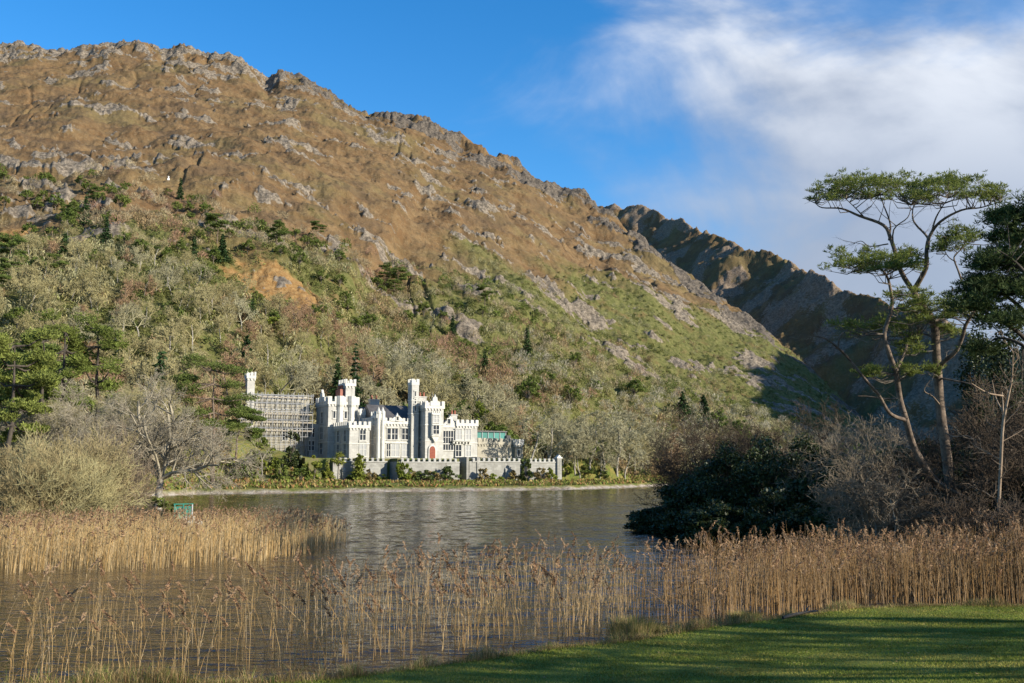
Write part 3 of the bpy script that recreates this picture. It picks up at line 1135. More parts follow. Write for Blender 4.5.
    g_ = MB().prism([(gu - 1.7, zd + 0.5), (gu + 1.7, zd + 0.5), (gu + 1.5, zd + 1.0), (gu + 0.25, zgt - 0.4), (gu, zgt + 0.3), (gu - 0.25, zgt - 0.4), (gu - 1.5, zd + 1.0)], v - 0.35, v + 0.3).build('gablet', M['trim'], db)
    win_front(g_, gu, v - 0.352, zd + 0.75, 0.5, 0.8, 0, 0)
    for px, w in ((388.7, 0.9), (394.5, 1.5), (404.8, 1.6)):
        win_front(db, u_at(px, v), v, top(439.5, px, v), w, 2.6, 1 if w > 1 else 0, 1)
    for px, w in ((388.5, 0.9), (395.2, 2.1), (405.5, 1.9)):
        win_front(db, u_at(px, v), v, 0.6, w, 3.0, 1, 1, 'glass2' if px > 390 else 'glass')
    win_front(db, u_at(414.6, v), v, top(437, 414, v), 0.7, 1.5, 0, 0)
    # ---- E octagonal-cornered bay with two turrets
    v = 1.6
    e0, e1 = u_at(376.6, v), u_at(383.6, v)
    ze = top(417.5, 380, v)
    eb = block('corner_bay', e0, e1, v, v + 3.2, ze, courses=(ze * 0.5, ze * 0.9))
    battlement(eb, e0, e1, v, v + 3.2, ze, 0.5, 0.45, 0.9, 0.3)
    for uu in (e0 + 0.35, e1 - 0.35):
        p_ = MB().cyl(uu, v - 0.02, 0.42, DEP, ze + 0.9, 8, 0.42, 0.39)
        p_.cyl(uu, v - 0.02, 0.52, ze + 0.903, ze + 1.5, 8, 0.5, 0.39)
        p_.cyl(uu, v - 0.02, 0.42, ze + 1.503, ze + 2.5, 8, 0.05, 0.39)
        p_.build('pier', M['trim'], eb)
    win_side(eb, e0, v + 1.7, ze * 0.6, 0.8, 1.9)
    win_side(eb, e0, v + 1.7, 0.9, 0.8, 2.3)
    # ---- B two-storey projecting block
    v = 1.0
    b0, b1 = u_at(349.3, v), u_at(369.4, v)
    zb = top(427.5, 359, v)
    vb = v + 10.0
    bb = block('projecting_block', b0, b1, v, vb, zb, courses=(zb * 0.47,))
    battlement(bb, b0, b1, v, vb, zb, 0.7, 0.55, 0.85)
    win_front(bb, u_at(362.5, v), v, top(440, 362, v), 1.4, 2.6, 1, 1)
    win_front(bb, u_at(363, v), v, 0.6, 1.6, 3.1, 1, 1, 'glass2')
    for vv in (v + 2.7, v + 7.2):
        win_side(bb, b0, vv, zb * 0.56, 1.5, 2.9)
        win_side(bb, b0, vv, 0.7, 1.5, 2.9)
    # ---- A the great left tower
    v = vb + 0.02
    a0 = u_at(327.6, v)
    a1 = u_at(357.5, v)
    za = top(404, 342, v)
    L = 8.6
    ab = block('great_tower', a0, a1, v, v + L, za, courses=(za * 0.30, za * 0.58))
    battlement(ab, a0, a1, v, v + L, za, 0.9, 0.75, 1.2, 0.5)
    vm = v + L / 2
    MB().prismx([(vm - 2.1, za + 0.5), (vm + 2.1, za + 0.5), (vm + 1.9, za + 1.4), (vm + 0.9, za + 1.9), (vm + 0.8, za + 2.6), (vm + 0.35, za + 2.8), (vm, za + 3.6), (vm - 0.35, za + 2.8), (vm - 0.8, za + 2.6), (vm - 0.9, za + 1.9), (vm - 1.9, za + 1.4)],
                a0 - 0.34, a0 + 0.2).build('gablet', M['trim'], ab)
    am = (a0 + a1) / 2
    for k, (p, h, w) in enumerate(((339.2, 5.6, 0.75), (350.8, 6.2, 0.8))):
        uu = u_at(p, v)
        MB().cyl(uu, v - 0.02, w, zb + 1.0, za - 0.7, 8, w, 0.39).cyl(uu, v - 0.02, w + 0.03, za - 0.697, za - 0.2, 8, w + 0.25, 0.39).cyl(uu, v - 0.02, w + 0.2, za - 0.197, za + 1.9, 8, w + 0.2, 0.39).build('bartizan', M['trim'], ab)
    for vv in (vm,):
        win_side(ab, a0, vv, za * 0.66, 1.5, 2.5)
        win_side(ab, a0, vv, za * 0.36, 2.1, 3.1, 2, 1)
        win_side(ab, a0, vv, 1.2, 1.9, 2.6, 1, 1)
    for p in (333.5, 345.0):
        win_front(ab, u_at(p, v), v, za * 0.74, 0.55, 1.6, 0, 0)
    # turret on top
    tv = v + 2.6
    t0, t1 = u_at(344.6, tv), u_at(353.8, tv)
    ztt = top(385.5, 349, tv)
    tb = MB().box(t0, t1, tv, tv + 4.4, za + 0.01, ztt).build('cap_turret', M['stone_white'], ab)
    battlement(tb, t0, t1, tv, tv + 4.4, ztt, 0.6, 0.6, 1.0, 0.35)
    ch = MB().box(t0 - 1.15, t0 - 0.004, tv + 0.7, tv + 3.9, za + 0.01, ztt - 0.9).build('chimney', M['brick'], ab)
    for i in range(3):
        MB().cyl(t0 - 0.55, tv + 1.2 + i * 1.1, 0.27, ztt - 0.897, ztt + 0.1, 8, 0.2).build('chimney_pot', M['pot'], ch)
    # ---- link behind B and A: upper part with its own parapet and slate roof
    v = 12.0
    l0, l1 = a1 + 0.02, u_at(384.5, v)
    zl = top(414, 366, v)
    lb = block('link_range', l0, l1, v, v + 8, zl)
    battlement(lb, l0, l1, v, v + 8, zl, 0.6, 0.5, 0.7)
    MB().prismx([(v + 0.7, zl + 0.01), (v + 7.3, zl + 0.01), (v + 4, top(407.5, 368, v + 4))], l0 + 0.6, l1 - 0.5).build('roof', M['slate'], lb)
    sb0, sb1 = u_at(359.5, 9.5), u_at(367.8, 9.5)
    zsb = top(414.5, 364, 9.5)
    sb = block('stair_bay', sb0, sb1, 9.5, 11.99, zsb, z0=zb - 1)
    battlement(sb, sb0, sb1, 9.5, 11.9, zsb, 0.5, 0.45, 0.7, 0.3)
    chimney(castle, u_at(373.2, 13), 13, zl - 2, top(399.5, 373, 13), 2.4, 1.2, 2)
    # low part left of the great tower
    v = vb + 2
    w0, w1 = u_at(303.5, v + 5), a0 - 0.02
    zw = top(423.5, 308, v + 4)
    wb = block('side_wing', w0, w1, v + 4.5, v + 8.4, zw)
    win_front(wb, (w0 + w1) / 2, v + 4.5, zw * 0.62, 1.3, 2.2)
    win_front(wb, (w0 + w1) / 2, v + 4.5, zw * 0.25, 1.3, 2.2)


build_castle()

# ---- long rear wing with its scaffold
WV = 17.5
rear = empty('rear_wing', castle.location, CASTLE_A)
tag(rear, 'long cream stone wing with a slender battlemented turret at its left end, behind scaffolding', 'building')


def build_rear():
    x0, x1 = u_at(244, WV), u_at(309, WV)
    zt = zl_at(399, u_at(275, WV), WV)
    w = MB().box(x0, x1, WV, WV + 9, -3, zt).build('wall', M['stone_cream'], rear)
    b = MB()
    n = int((x1 - x0) / 1.4)
    for i in range(n):
        b.box(x0 + i * 1.4, x0 + i * 1.4 + 0.8, WV - 0.1, WV + 0.3, zt + 0.003, zt + 0.7)
    b.box(x0, x1, WV - 0.25, WV - 0.004, zt - 2.6, zt - 2.3)
    b.build('battlement', M['trim'], rear)
    MB().prismx([(WV + 0.5, zt + 0.004), (WV + 8.5, zt + 0.004), (WV + 4.5, zt + 1.2)], x0 + 0.5, x1 - 0.5).build('roof', M['slate'], rear)
    t0, t1 = u_at(244.0, WV - 0.5), u_at(251.5, WV - 0.5)
    tz = zl_at(378.5, u_at(248, WV), WV)
    tb = MB().box(t0, t1, WV - 1.6, WV - 0.003, -3, tz).build('turret', M['stone_white'], rear)
    battlement(tb, t0, t1, WV - 1.6, WV + 0.1, tz, 0.5, 0.5, 0.9, 0.3)
    for k, (f_, z_) in enumerate(((0.17, 0.12), (0.62, 0.32), (0.80, 0.32))):
        win_front(rear, x0 + f_ * (x1 - x0), WV, zt * z_, 1.3, 2.8, 1, 1)
    sc = empty('scaffolding', castle.location, CASTLE_A)
    tag(sc, 'tall grey tube scaffolding with plank decks along the cream rear wing', 'scaffold')
    s0, s1 = u_at(238.5, WV - 1.5), u_at(310, WV - 1.5)
    ztop = zl_at(393.5, u_at(275, WV), WV)
    n = 15
    for r, vv in enumerate((WV - 2.9, WV - 1.75)):
        for i in range(n):
            u = s0 + (s1 - s0) * i / (n - 1)
            zz = ztop - (1.0 if i % 2 and r else 0.0)
            MB().cyl(u, vv, 0.065, -3, zz, 6).build('pole', M['steel'], sc)
    for k in range(7):
        z = ztop - 0.5 - k * 1.95
        for vv in (WV - 2.97, WV - 1.68):
            S = [(s0 - 0.4, vv, z, s1 + 0.3, vv, z, 0.055, 0.055)]
            V, F = tubes(S, 6)
            link('ledger', mesh_np('ledger', V, [F], M['steel']), sc)
        if k in (0, 2, 3, 4):
            MB().box(s0, s1, WV - 2.85, WV - 1.85, z - 0.75, z - 0.69).build('deck', M['plank'], sc)
            MB().box(s0, s1, WV - 2.84, WV - 2.80, z - 0.68, z - 0.42).build('toe_board', M['plank'], sc)
    for i in range(0, n - 1, 2):
        ua, ub = s0 + (s1 - s0) * i / (n - 1), s0 + (s1 - s0) * (i + 1) / (n - 1)
        V, F = tubes([(ua, WV - 3.05, ztop - 8, ub, WV - 3.05, ztop - 1.2, 0.05, 0.05)], 6)
        link('brace', mesh_np('brace', V, [F], M['steel']), sc)


build_rear()


# ---- garden wing on the right with the green sheeted conservatory above it
def build_garden():
    gw = empty('garden_wing', castle.location, CASTLE_A)
    tag(gw, 'low cream crenellated wing with a little square turret at its right end', 'building')
    v = 3.5
    x0, x1 = u_at(477.5, v), u_at(512, v)
    zt = zl_at(444, u_at(495, v), v)
    w = MB().box(x0, x1, v, v + 5, -7, zt).build('wall', M['stone_cream'], gw)
    battlement(gw, x0 + 0.3, x1, v, v + 5, zt, 0.9, 0.7, 0.9, 0.4, mat=M['stone_cream'])
    w2 = MB().box(x0, x0 + (x1 - x0) * 0.52, v - 2.2, v - 0.004, -7, zl_at(457.6, x0 + 6, v)).build('lean_to', M['stone_cream'], gw)
    MB().box(x0 + 0.1, x0 + (x1 - x0) * 0.52 - 0.2, v - 2.24, v - 2.203, 0.0, zl_at(456.2, x0 + 6, v) - 0.4).build('opening_shade', M['dark'], w2)  # dark sheet on the wall face, painted as the shade within a doorway
    v2 = 2.6
    t0, t1 = u_at(515.6, v2), u_at(523, v2)
    tz = zl_at(444.5, u_at(519, v2), v2)
    tb = MB().box(t0, t1, v2, v2 + 3.2, -7, tz).build('turret', M['stone_cream'], gw)
    battlement(tb, t0, t1, v2, v2 + 3.2, tz, 0.6, 0.5, 0.8, 0.3, mat=M['trim'])
    win_front(tb, (t0 + t1) / 2 - 0.2, v2, tz - 2.9, 0.6, 1.5, 0, 0)
    win_front(tb, (t0 + t1) / 2 - 0.2, v2, tz - 6.0, 0.6, 1.7, 0, 0)
    MB().box(x1 + 0.02, t0 - 0.02, v2 + 1.2, v2 + 3, -7, tz - 0.4).build('infill_wall', M['stone_cream'], gw)
    cs = empty('roof_shelter', castle.location, CASTLE_A)
    tag(cs, 'green sheeted flat shelter rising behind the low cream wing', 'shelter')
    v = 9.2
    x0, x1 = u_at(476, v), u_at(505.5, v)
    z1 = zl_at(432, u_at(490, v), v)
    MB().box(x0, x1, v, v + 6, -1, z1).build('sheeting', M['teal_glass'], cs)
    MB().box(x0 - 0.3, x1 + 0.3, v - 0.4, v + 6.4, z1 + 0.003, z1 + 0.3).build('roof', M['slate'], cs)
    for i in range(6):
        u = x0 + (x1 - x0) * i / 5
        MB().box(u - 0.07, u + 0.07, v - 0.15, v - 0.004, -1, z1).build('post', M['steel'], cs)
    MB().box(x1 + 0.02, x1 + 1.2, v - 0.6, v + 0.4, -1, z1 - 0.8).build('end_post', M['rust'], cs)


build_garden()


# ---- terrace walls by the water
SLABS = []
def terrace(label, px0, px1, v, ytop, ybot, th=0.8, ret=None, cap=True):
    t = empty('terrace_wall', castle.location, CASTLE_A)
    tag(t, label, 'garden wall')
    x0, x1 = u_at(px0, v, 5), u_at(px1, v, 5)
    z1 = zl_at(ytop + 2.2, (x0 + x1) / 2, v)
    MB().box(x0, x1, v, v + th, -8.5, z1).build('wall', M['stone_wall'], t)
    b = MB()
    b.box(x0 - 0.05, x1 + 0.05, v - 0.14, v + th + 0.1, z1 + 0.003, z1 + 0.25)
    n = max(2, int((x1 - x0) / 1.25))
    w = (x1 - x0) / n
    for i in range(n):
        b.box(x0 + i * w + 0.1, x0 + i * w + 0.1 + 0.55, v, v + 0.45, z1 + 0.253, z1 + 0.7)
        b.prismx([(v - 0.03, z1 + 0.703), (v + 0.48, z1 + 0.703), (v + 0.22, z1 + 0.95)], x0 + i * w + 0.07, x0 + i * w + 0.68)
    b.build('battlement', M['stone_coping'], t)
    if ret:
        MB().box(x0 - 0.004 - 0.8, x0 - 0.004, v, v + ret, -8.5, z1 + 0.2).build('return_wall', M['stone_wall'], t)
    SLABS.append((x0, x1, v + th + 0.004))
    for u in np.arange(x0 + 2.0, x1 - 1.0, 6.5):
        MB().prismx([(v - 0.9, -8.5), (v - 0.004, -8.5), (v - 0.004, z1 - 1.2), (v - 0.35, z1 - 1.6)], u, u + 0.8).build('buttress', M['stone_wall'], t)
    return t


terrace('grey battlemented terrace wall half hidden by shrubs below the projecting block', 333, 387, -9.0, 460, 481)
terrace('long battlemented terrace wall below the red door and entrance tower', 401, 459.5, -12.6, 460.5, 481, ret=5.5)
terrace('battlemented terrace wall right of the grassy stairway gap', 472.5, 523, -12.0, 460, 481, ret=3.4)
terrace('short battlemented terrace wall ending at a tall pier on the right', 530, 557, -13.5, 460.5, 481, ret=3.0)


def terrace_ground():
    b = MB()
    for i, (x0, x1, y0) in enumerate(SLABS):
        b.box(x0 - (6 if i == 0 else 0.5), x1 + (0.3 if i else 4.5), y0, -3.0, -8.5, 0.02 + 0.004 * i)
    o = b.build('terrace_ground', two_tone('terrace_grass', (0.09, 0.12, 0.03), (0.15, 0.13, 0.06), 0.8))
    o.location = castle.location; o.rotation_euler = castle.rotation_euler
    tag(o, kind='structure')


terrace_ground()


def build_extras():
    # pier that closes the right-hand wall
    p = empty('gate_pier', castle.location, CASTLE_A)
    tag(p, 'tall square stone pier closing the terrace wall at its far right end', 'pier')
    u = u_at(558.5, -13.5, 5); z = zl_at(458.5, u, -13.5)
    MB().box(u - 0.6, u + 0.6, -14.0, -12.9, -8.5, z).build('shaft', M['stone_wall'], p)
    MB().box(u - 0.75, u + 0.75, -14.15, -12.75, z + 0.003, z + 0.3).prism([(u - 0.6, z + 0.303), (u + 0.6, z + 0.303), (u, z + 0.9)], -13.95, -12.95).build('cap', M['trim'], p)
    # grassy stair between the two long walls
    s = empty('garden_stair', castle.location, CASTLE_A)
    tag(s, 'steep grassy bank stair set in the gap of the terrace wall', 'stair')
    u0, u1 = u_at(462.5, -9, 5), u_at(470.5, -9, 5)
    b = MB()
    for i in range(9):
        b.box(u0, u1, -11.6 + i * 0.42, -6.2, -6.2 + i * 0.66, -6.2 + (i + 1) * 0.66 - 0.003)
    b.build('steps', two_tone('mossy_step', (0.10, 0.14, 0.03), (0.16, 0.13, 0.06), 1.5), s)
    MB().box(u0 - 0.6, u0 - 0.01, -12.2, -5.8, -8, 0.4).build('side_wall', M['stone_wall'], s)
    MB().box(u1 + 0.01, u1 + 0.6, -12.2, -5.8, -8, 0.4).build('side_wall', M['stone_wall'], s)
    # white gate house glimpsed through the bare tree on the left
    g = at(148.5, 440, 205)
    gh = empty('gate_lodge', (g[0], g[1], ground_far(g[0], g[1])), R(22))
    tag(gh, 'small whitewashed gate lodge glimpsed through the bare tree on the left', 'cottage')
    h = max(4.0, g[2] - gh.location.z + 1.5)
    MB().box(-1.6, 1.6, 0, 5, -1, h).build('wall', M['white_paint'], gh)
    MB().prism([(-1.9, h + 0.003), (1.9, h + 0.003), (0, h + 1.7)], -0.2, 5.2).build('roof', M['slate'], gh)
    win_front(gh, 0.2, 0, h - 2.2, 0.9, 1.3, 1, 0)
    win_front(gh, 0.2, 0, 1.0, 0.9, 1.5, 1, 0)
    # white statue high on the hill
    q = ray_hit(168.5, 179.5, y0=250)
    st = empty('statue', tuple(q), R(10))
    tag(st, 'tiny white statue standing alone on the brown hillside high above the trees', 'statue')
    MB().box(-1.1, 1.1, -1.1, 1.1, -1.5, 0.9).build('plinth', M['white_paint'], st)
    b = MB().cyl(0, 0, 0.75, 0.903, 1.9, 10, 0.55).cyl(0, 0, 0.55, 1.9, 3.0, 10, 0.6).cyl(0, 0, 0.6, 3.0, 3.4, 10, 0.2).cyl(0, 0, 0.28, 3.4, 3.95, 10, 0.2)
    b.box(-1.15, 1.15, -0.18, 0.18, 2.75, 3.05)
    b.build('figure', M['white_paint'], st)
    st.scale = (0.42, 0.42, 0.42)


build_extras()

# ------------------------------------------------------------------ vegetation: generators
def _norm(d):
    l = math.sqrt(d[0] * d[0] + d[1] * d[1] + d[2] * d[2]) or 1e-9
    return (d[0] / l, d[1] / l, d[2] / l)


def grow(rnd, p, d, L, r, lvl, maxl, segs, tips, up=0.05, wig=0.18, nch=(3, 5), ang=(30, 60), ratio=(0.5, 0.75), start=0.25, nseg=4, flat=0.0):
    """branch with children; segs get p,q,r0,r1,level"""
    n = max(2, nseg - lvl // 2)
    st = L / n
    r_end = r * (0.55 if lvl < maxl else 0.35)
    k = rnd.randint(*nch) if lvl < maxl else 0
    spots = sorted(start + (1 - start) * (i + rnd.random()) / max(k, 1) for i in range(k))
    pos = [(p, d, r)]
    for i in range(n):
        d = _norm((d[0] + rnd.gauss(0, wig), d[1] + rnd.gauss(0, wig), (d[2] + rnd.gauss(0, wig) + up) * (1 - flat * 0.3)))
        q = (p[0] + d[0] * st, p[1] + d[1] * st, p[2] + d[2] * st)
        ra = r + (r_end - r) * i / n; rb = r + (r_end - r) * (i + 1) / n
        segs.append((*p, *q, ra, rb, lvl))
        p = q
        pos.append((p, d, rb))
    for s_ in spots:
        f = s_ * n; i = min(int(f), n - 1); f -= i
        a, b = pos[i], pos[i + 1]
        bp = tuple(a[0][j] + (b[0][j] - a[0][j]) * f for j in range(3))
        bd = b[1]
        ref = (rnd.gauss(0, 1), rnd.gauss(0, 1), rnd.gauss(0, 1) * (1 - flat))
        dt = sum(ref[j] * bd[j] for j in range(3))
        pr = _norm(tuple(ref[j] - dt * bd[j] for j in range(3)))
        an = math.radians(rnd.uniform(*ang))
        cd = tuple(bd[j] * math.cos(an) + pr[j] * math.sin(an) for j in range(3))
        grow(rnd, bp, _norm(cd), L * rnd.uniform(*ratio) * (1.15 - 0.45 * s_), max(b[2] * 0.62, 0.004), lvl + 1, maxl, segs, tips, up, wig, nch, ang, ratio, start, nseg, flat)
    tips.append((p, d, lvl))


def seg_mesh(name, segs, mat, minr=0.0, sides=(7, 6, 5, 4, 3, 3, 3, 3)):
    out = []
    S = np.array(segs, float)
    for l in np.unique(S[:, 8]):
        s = S[S[:, 8] == l][:, :8].copy()
        s[:, 6:8] = np.maximum(s[:, 6:8], minr)
        out.append(tubes(s, sides[min(int(l), len(sides) - 1)]))
    V, F = join(out)
    return mesh_np(name, V, [F], mat, smooth=True)


def split_levels(segs, cut):
    return [s for s in segs if s[8] <= cut], [s for s in segs if s[8] > cut]


def bare_proto(seed, h, mat_t, mat_c, levels=4, minr=0.03, wide=0.55, stems=1, nch=(4, 6), trunk=0.3, r0=None, wig=0.16, up=0.05):
    """leafless tree: returns trunk and crown meshes, base at the origin"""
    rnd = random.Random(seed)
    segs, tips = [], []
    r0 = r0 or h * 0.022
    for s in range(stems):
        a = rnd.uniform(0, 6.28); lean = 0.08 if stems == 1 else rnd.uniform(0.2, 0.6)
        d = _norm((math.cos(a) * lean, math.sin(a) * lean, 1))
        grow(rnd, (0.1 * s * math.cos(a), 0.1 * s * math.sin(a), -0.4), d, h * (0.72 if stems == 1 else rnd.uniform(0.5, 0.75)), r0, 0, levels, segs, tips, up, wig, nch, (30, 65), (0.42 + 0.2 * wide, 0.6 + 0.25 * wide), trunk, 5)
    lo, hi = split_levels(segs, 0)
    return seg_mesh('trunk', lo, mat_t), seg_mesh('crown', hi, mat_c, minr), segs, tips


def clump_points(rng, centres, n, spread):
    c = np.repeat(np.asarray(centres, float), n, axis=0)
    d = rng.normal(size=c.shape); d /= np.linalg.norm(d, axis=1, keepdims=True)
    rr = rng.uniform(0, 1, (len(c), 1)) ** 0.45
    return c + d * rr * np.asarray(spread)


def tree_obj(name, trunk_me, crown_me, loc, rz=0.0, sc=1.0, label=None, cat='tree', group=None, crown='crown'):
    o = empty(name, tuple(loc), rz)
    o.scale = (sc, sc, sc) if not isinstance(sc, tuple) else sc
    tag(o, label, cat, group)
    if trunk_me is not None:
        link('trunk', trunk_me, o)
    if crown_me is not None:
        link(crown, crown_me, o)
    return o


def leafy_proto(seed, h, w, mat_t, mat_l, nblob=26, nper=60, leaf=0.45, trunk=0.25, dome=0.55, size_blob=0.24):
    """evergreen broadleaf: short trunk, limbs, leaf clumps in an uneven dome"""
    rnd = random.Random(seed); rng = np.random.default_rng(seed)
    cs = []
    for i in range(nblob):
        a = rnd.uniform(0, 6.28); e = rnd.uniform(-0.15, 1.0)
        rr = rnd.uniform(0.55, 1.0)
        cs.append((math.cos(a) * math.sqrt(max(0, 1 - e * e)) * rr * w / 2, math.sin(a) * math.sqrt(max(0, 1 - e * e)) * rr * w / 2, h * (1 - dome) + e * rr * h * dome))
    cs = np.array(cs)
    segs = []
    tz = h * trunk
    segs.append((0, 0, -0.4, 0.02, 0.03, tz, h * 0.03, h * 0.024, 0))
    for c in cs:
        m = (c[0] * 0.45, c[1] * 0.45, tz + (c[2] - tz) * 0.6)
        segs.append((0.02, 0.03, tz, *m, h * 0.013, h * 0.008, 1)); segs.append((*m, *(c * 0.95), h * 0.008, h * 0.003, 1))
    rad = np.array([w, w, h]) * size_blob * 0.5 * np.array([1.15, 1.15, 0.85])
    P = np.concatenate([clump_points(rng, [c], nper, rad * rnd.uniform(0.6, 1.3)) for c in cs])
    P[:, 2] = np.maximum(P[:, 2], 0.05)
    V, F = leaf_quads(rng, P, leaf, 0.62, 0.35)
    return seg_mesh('trunk', segs, mat_t), mesh_np('crown', V, [F], mat_l)


def conifer_proto(seed, h, w, mat_t, mat_l, tiers=22, leaf=0.5, droop=0.35, gap=0.12, col=0.0):
    rnd = random.Random(seed); rng = np.random.default_rng(seed)
    segs = [(0, 0, -0.4, 0, 0, h * 0.5, h * 0.02, h * 0.012, 0), (0, 0, h * 0.5, 0, 0, h, h * 0.012, 0.01, 0)]
    pts, dirs = [], []
    for i in range(tiers):
        f = (i + rnd.uniform(-0.3, 0.3)) / tiers
        z = h * (gap + (1 - gap) * f)
        R_ = w / 2 * ((1 - f) ** (0.85 - 0.5 * col)) * rnd.uniform(0.75, 1.1) + 0.12
        nb = max(5, int(11 * (1 - f * 0.5)))
        for b in range(nb):
            a = rnd.uniform(0, 6.28); r_ = R_ * rnd.uniform(0.65, 1.1)
            e = (math.cos(a) * r_, math.sin(a) * r_, z - droop * r_ + rnd.uniform(-0.2, 0.2))
            segs.append((0, 0, z, *e, 0.05, 0.015, 1))
            n = max(4, int(r_ * 9))
            t = rng.uniform(0.15, 1.0, n)
            base = np.array([0, 0, z]); end = np.array(e)
            p = base + (end - base) * t[:, None] + rng.normal(0, 1, (n, 3)) * np.array([0.16, 0.16, 0.10]) * (0.6 + r_ * 0.35)
            pts.append(p); dirs.append(np.repeat([[math.cos(a), math.sin(a), -0.3]], n, axis=0))
    P = np.concatenate(pts); D = np.concatenate(dirs)
    V, F = leaf_quads(rng, P, leaf, 0.45, 0.55, dirs=D)
    return seg_mesh('trunk', segs, mat_t), mesh_np('crown', V, [F], mat_l)


def pad_points(rng, c, rx, ry, rz, n):
    """needle pad: lens shape, denser and flatter on top"""
    a = rng.uniform(0, 2 * np.pi, n); r = np.sqrt(rng.uniform(0, 1, n))
    top = np.sqrt(np.maximum(0, 1 - r ** 2)) * 0.75 + 0.25
    z = rng.uniform(-0.35, 1, n) * top
    lump = 0.35 * np.sin(a * 3 + c[0]) + 0.25 * np.sin(a * 5 + c[1] * 2)
    return np.stack([c[0] + np.cos(a) * r * rx * (1 + 0.25 * lump), c[1] + np.sin(a) * r * ry * (1 + 0.25 * lump), c[2] + z * rz + 0.25 * rz * np.sin(r * 7 + a * 2)], axis=1)


def needle_tufts(rng, P, size, k=5, wd=0.14):
    """each point becomes a spray of k narrow quads fanning up and out"""
    n = len(P)
    C_ = np.repeat(P, k, axis=0)
    D = rng.normal(size=(n * k, 3)); D[:, 2] = np.abs(D[:, 2]) * 0.9 + 0.15
    D /= np.linalg.norm(D, axis=1, keepdims=True)
    W = np.cross(D, rng.normal(size=(n * k, 3))); W /= np.linalg.norm(W, axis=1, keepdims=True) + 1e-9
    s = size * rng.uniform(0.6, 1.3, (n * k, 1))
    V = np.stack([C_ - W * s * 0.05, C_ + D * s * 0.55 - W * s * wd, C_ + D * s, C_ + D * s * 0.55 + W * s * wd], axis=1).reshape(-1, 3)
    return V, np.arange(4 * n * k).reshape(-1, 4)


def pine_proto(seed, h, w, mat_t, mat_l, pads=14, low=0.45, npt=170, size=0.42):
    rnd = random.Random(seed); rng = np.random.default_rng(seed)
    segs = []
    P = []
    p = (0, 0, -0.4); pos = []
    lx, ly = rnd.uniform(-.06, .06), rnd.uniform(-.06, .06)
    for i in range(8):
        q = (lx * h * (i + 1) / 8 + rnd.gauss(0, .12), ly * h * (i + 1) / 8 + rnd.gauss(0, .12), h * (i + 1) / 8.4)
        segs.append((*p, *q, h * 0.022 * (1 - i / 9.5), h * 0.022 * (1 - (i + 1) / 9.5), 0)); pos.append(q); p = q
    for i in range(pads):
        f = low + (1 - low) * (i + rnd.random()) / pads
        b = pos[min(7, int(f * 8))]
        a = rnd.uniform(0, 6.28); r = w / 2 * rnd.uniform(0.45, 0.95) * (1.05 - 0.5 * abs(f - 0.7))
        c = (b[0] + math.cos(a) * r, b[1] + math.sin(a) * r, h * f + rnd.uniform(0, 0.06) * h)
        m = ((b[0] * .5 + c[0] * .5), (b[1] * .5 + c[1] * .5), b[2] * 0.55 + c[2] * 0.45 - 0.02 * h)
        segs.append((*b, *m, h * .008, h * .006, 1)); segs.append((*m, *c, h * .006, h * .003, 1))
        rr = w * rnd.uniform(0.15, 0.26)
        P.append(pad_points(rng, c, rr, rr, h * 0.045, npt))
    V, F = needle_tufts(rng, np.concatenate(P), size, 4)
    return seg_mesh('trunk', segs, mat_t), mesh_np('crown', V, [F], mat_l)


# materials of the plants
M['bark'] = two_tone('bark', (0.085, 0.070, 0.055), (0.17, 0.145, 0.115), 2.5, 0.95, coords='obj')
M['bark_grey'] = two_tone('grey_bark', (0.20, 0.18, 0.145), (0.33, 0.30, 0.25), 2.5, 0.95, coords='obj')
M['bark_dark'] = two_tone('dark_bark', (0.045, 0.038, 0.032), (0.085, 0.07, 0.055), 3.0, 0.95, coords='obj')
M['bark_pine'] = two_tone('pine_bark', (0.090, 0.068, 0.052), (0.20, 0.150, 0.110), 2.6, 0.9, coords='obj', c3=(0.05, 0.042, 0.038), bump=0.06)
M['twig_tan'] = rand_mat('tan_twigs', (0.285, 0.245, 0.115), (0.36, 0.315, 0.16), scale=0.8)
M['twig_grey'] = rand_mat('grey_twigs', (0.30, 0.27, 0.155), (0.375, 0.345, 0.215), scale=0.8)
M['twig_pink'] = rand_mat('russet_twigs', (0.29, 0.185, 0.11), (0.35, 0.235, 0.14), scale=0.8)
M['twig_dusk'] = rand_mat('dusky_twigs', (0.20, 0.155, 0.105), (0.25, 0.20, 0.14), scale=0.8)
M['twig_dark'] = rand_mat('dark_twigs', (0.075, 0.055, 0.038), (0.125, 0.092, 0.064), scale=0.8)
M['twig_willow'] = rand_mat('willow_twigs', (0.26, 0.205, 0.10), (0.34, 0.275, 0.14), scale=0.8)
M['leaf_green'] = rand_mat('evergreen_leaf', (0.110, 0.150, 0.030), (0.165, 0.190, 0.045), 0.7, 0.3, 1.2, 0.45, 0.2)
M['leaf_lime'] = rand_mat('yellow_green_leaf', (0.170, 0.205, 0.030), (0.230, 0.245, 0.045), 0.7, 0.35, 1.2, 0.35, 0.2)
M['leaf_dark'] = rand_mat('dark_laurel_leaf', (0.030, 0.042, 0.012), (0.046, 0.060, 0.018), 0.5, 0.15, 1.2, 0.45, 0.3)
M['leaf_rust'] = rand_mat('russet_leaf', (0.26, 0.105, 0.030), (0.30, 0.14, 0.045), 0.8, 0.25, 1.2, 0.4)
M['needle'] = rand_mat('conifer_needles', (0.024, 0.052, 0.016), (0.045, 0.080, 0.022), 0.75, 0.1, 1.0, 0.4, 0.2)
M['needle_pine'] = rand_mat('pine_needles', (0.090, 0.128, 0.028), (0.125, 0.155, 0.036), 0.75, 0.2, 0.9, 0.4, 0.2)
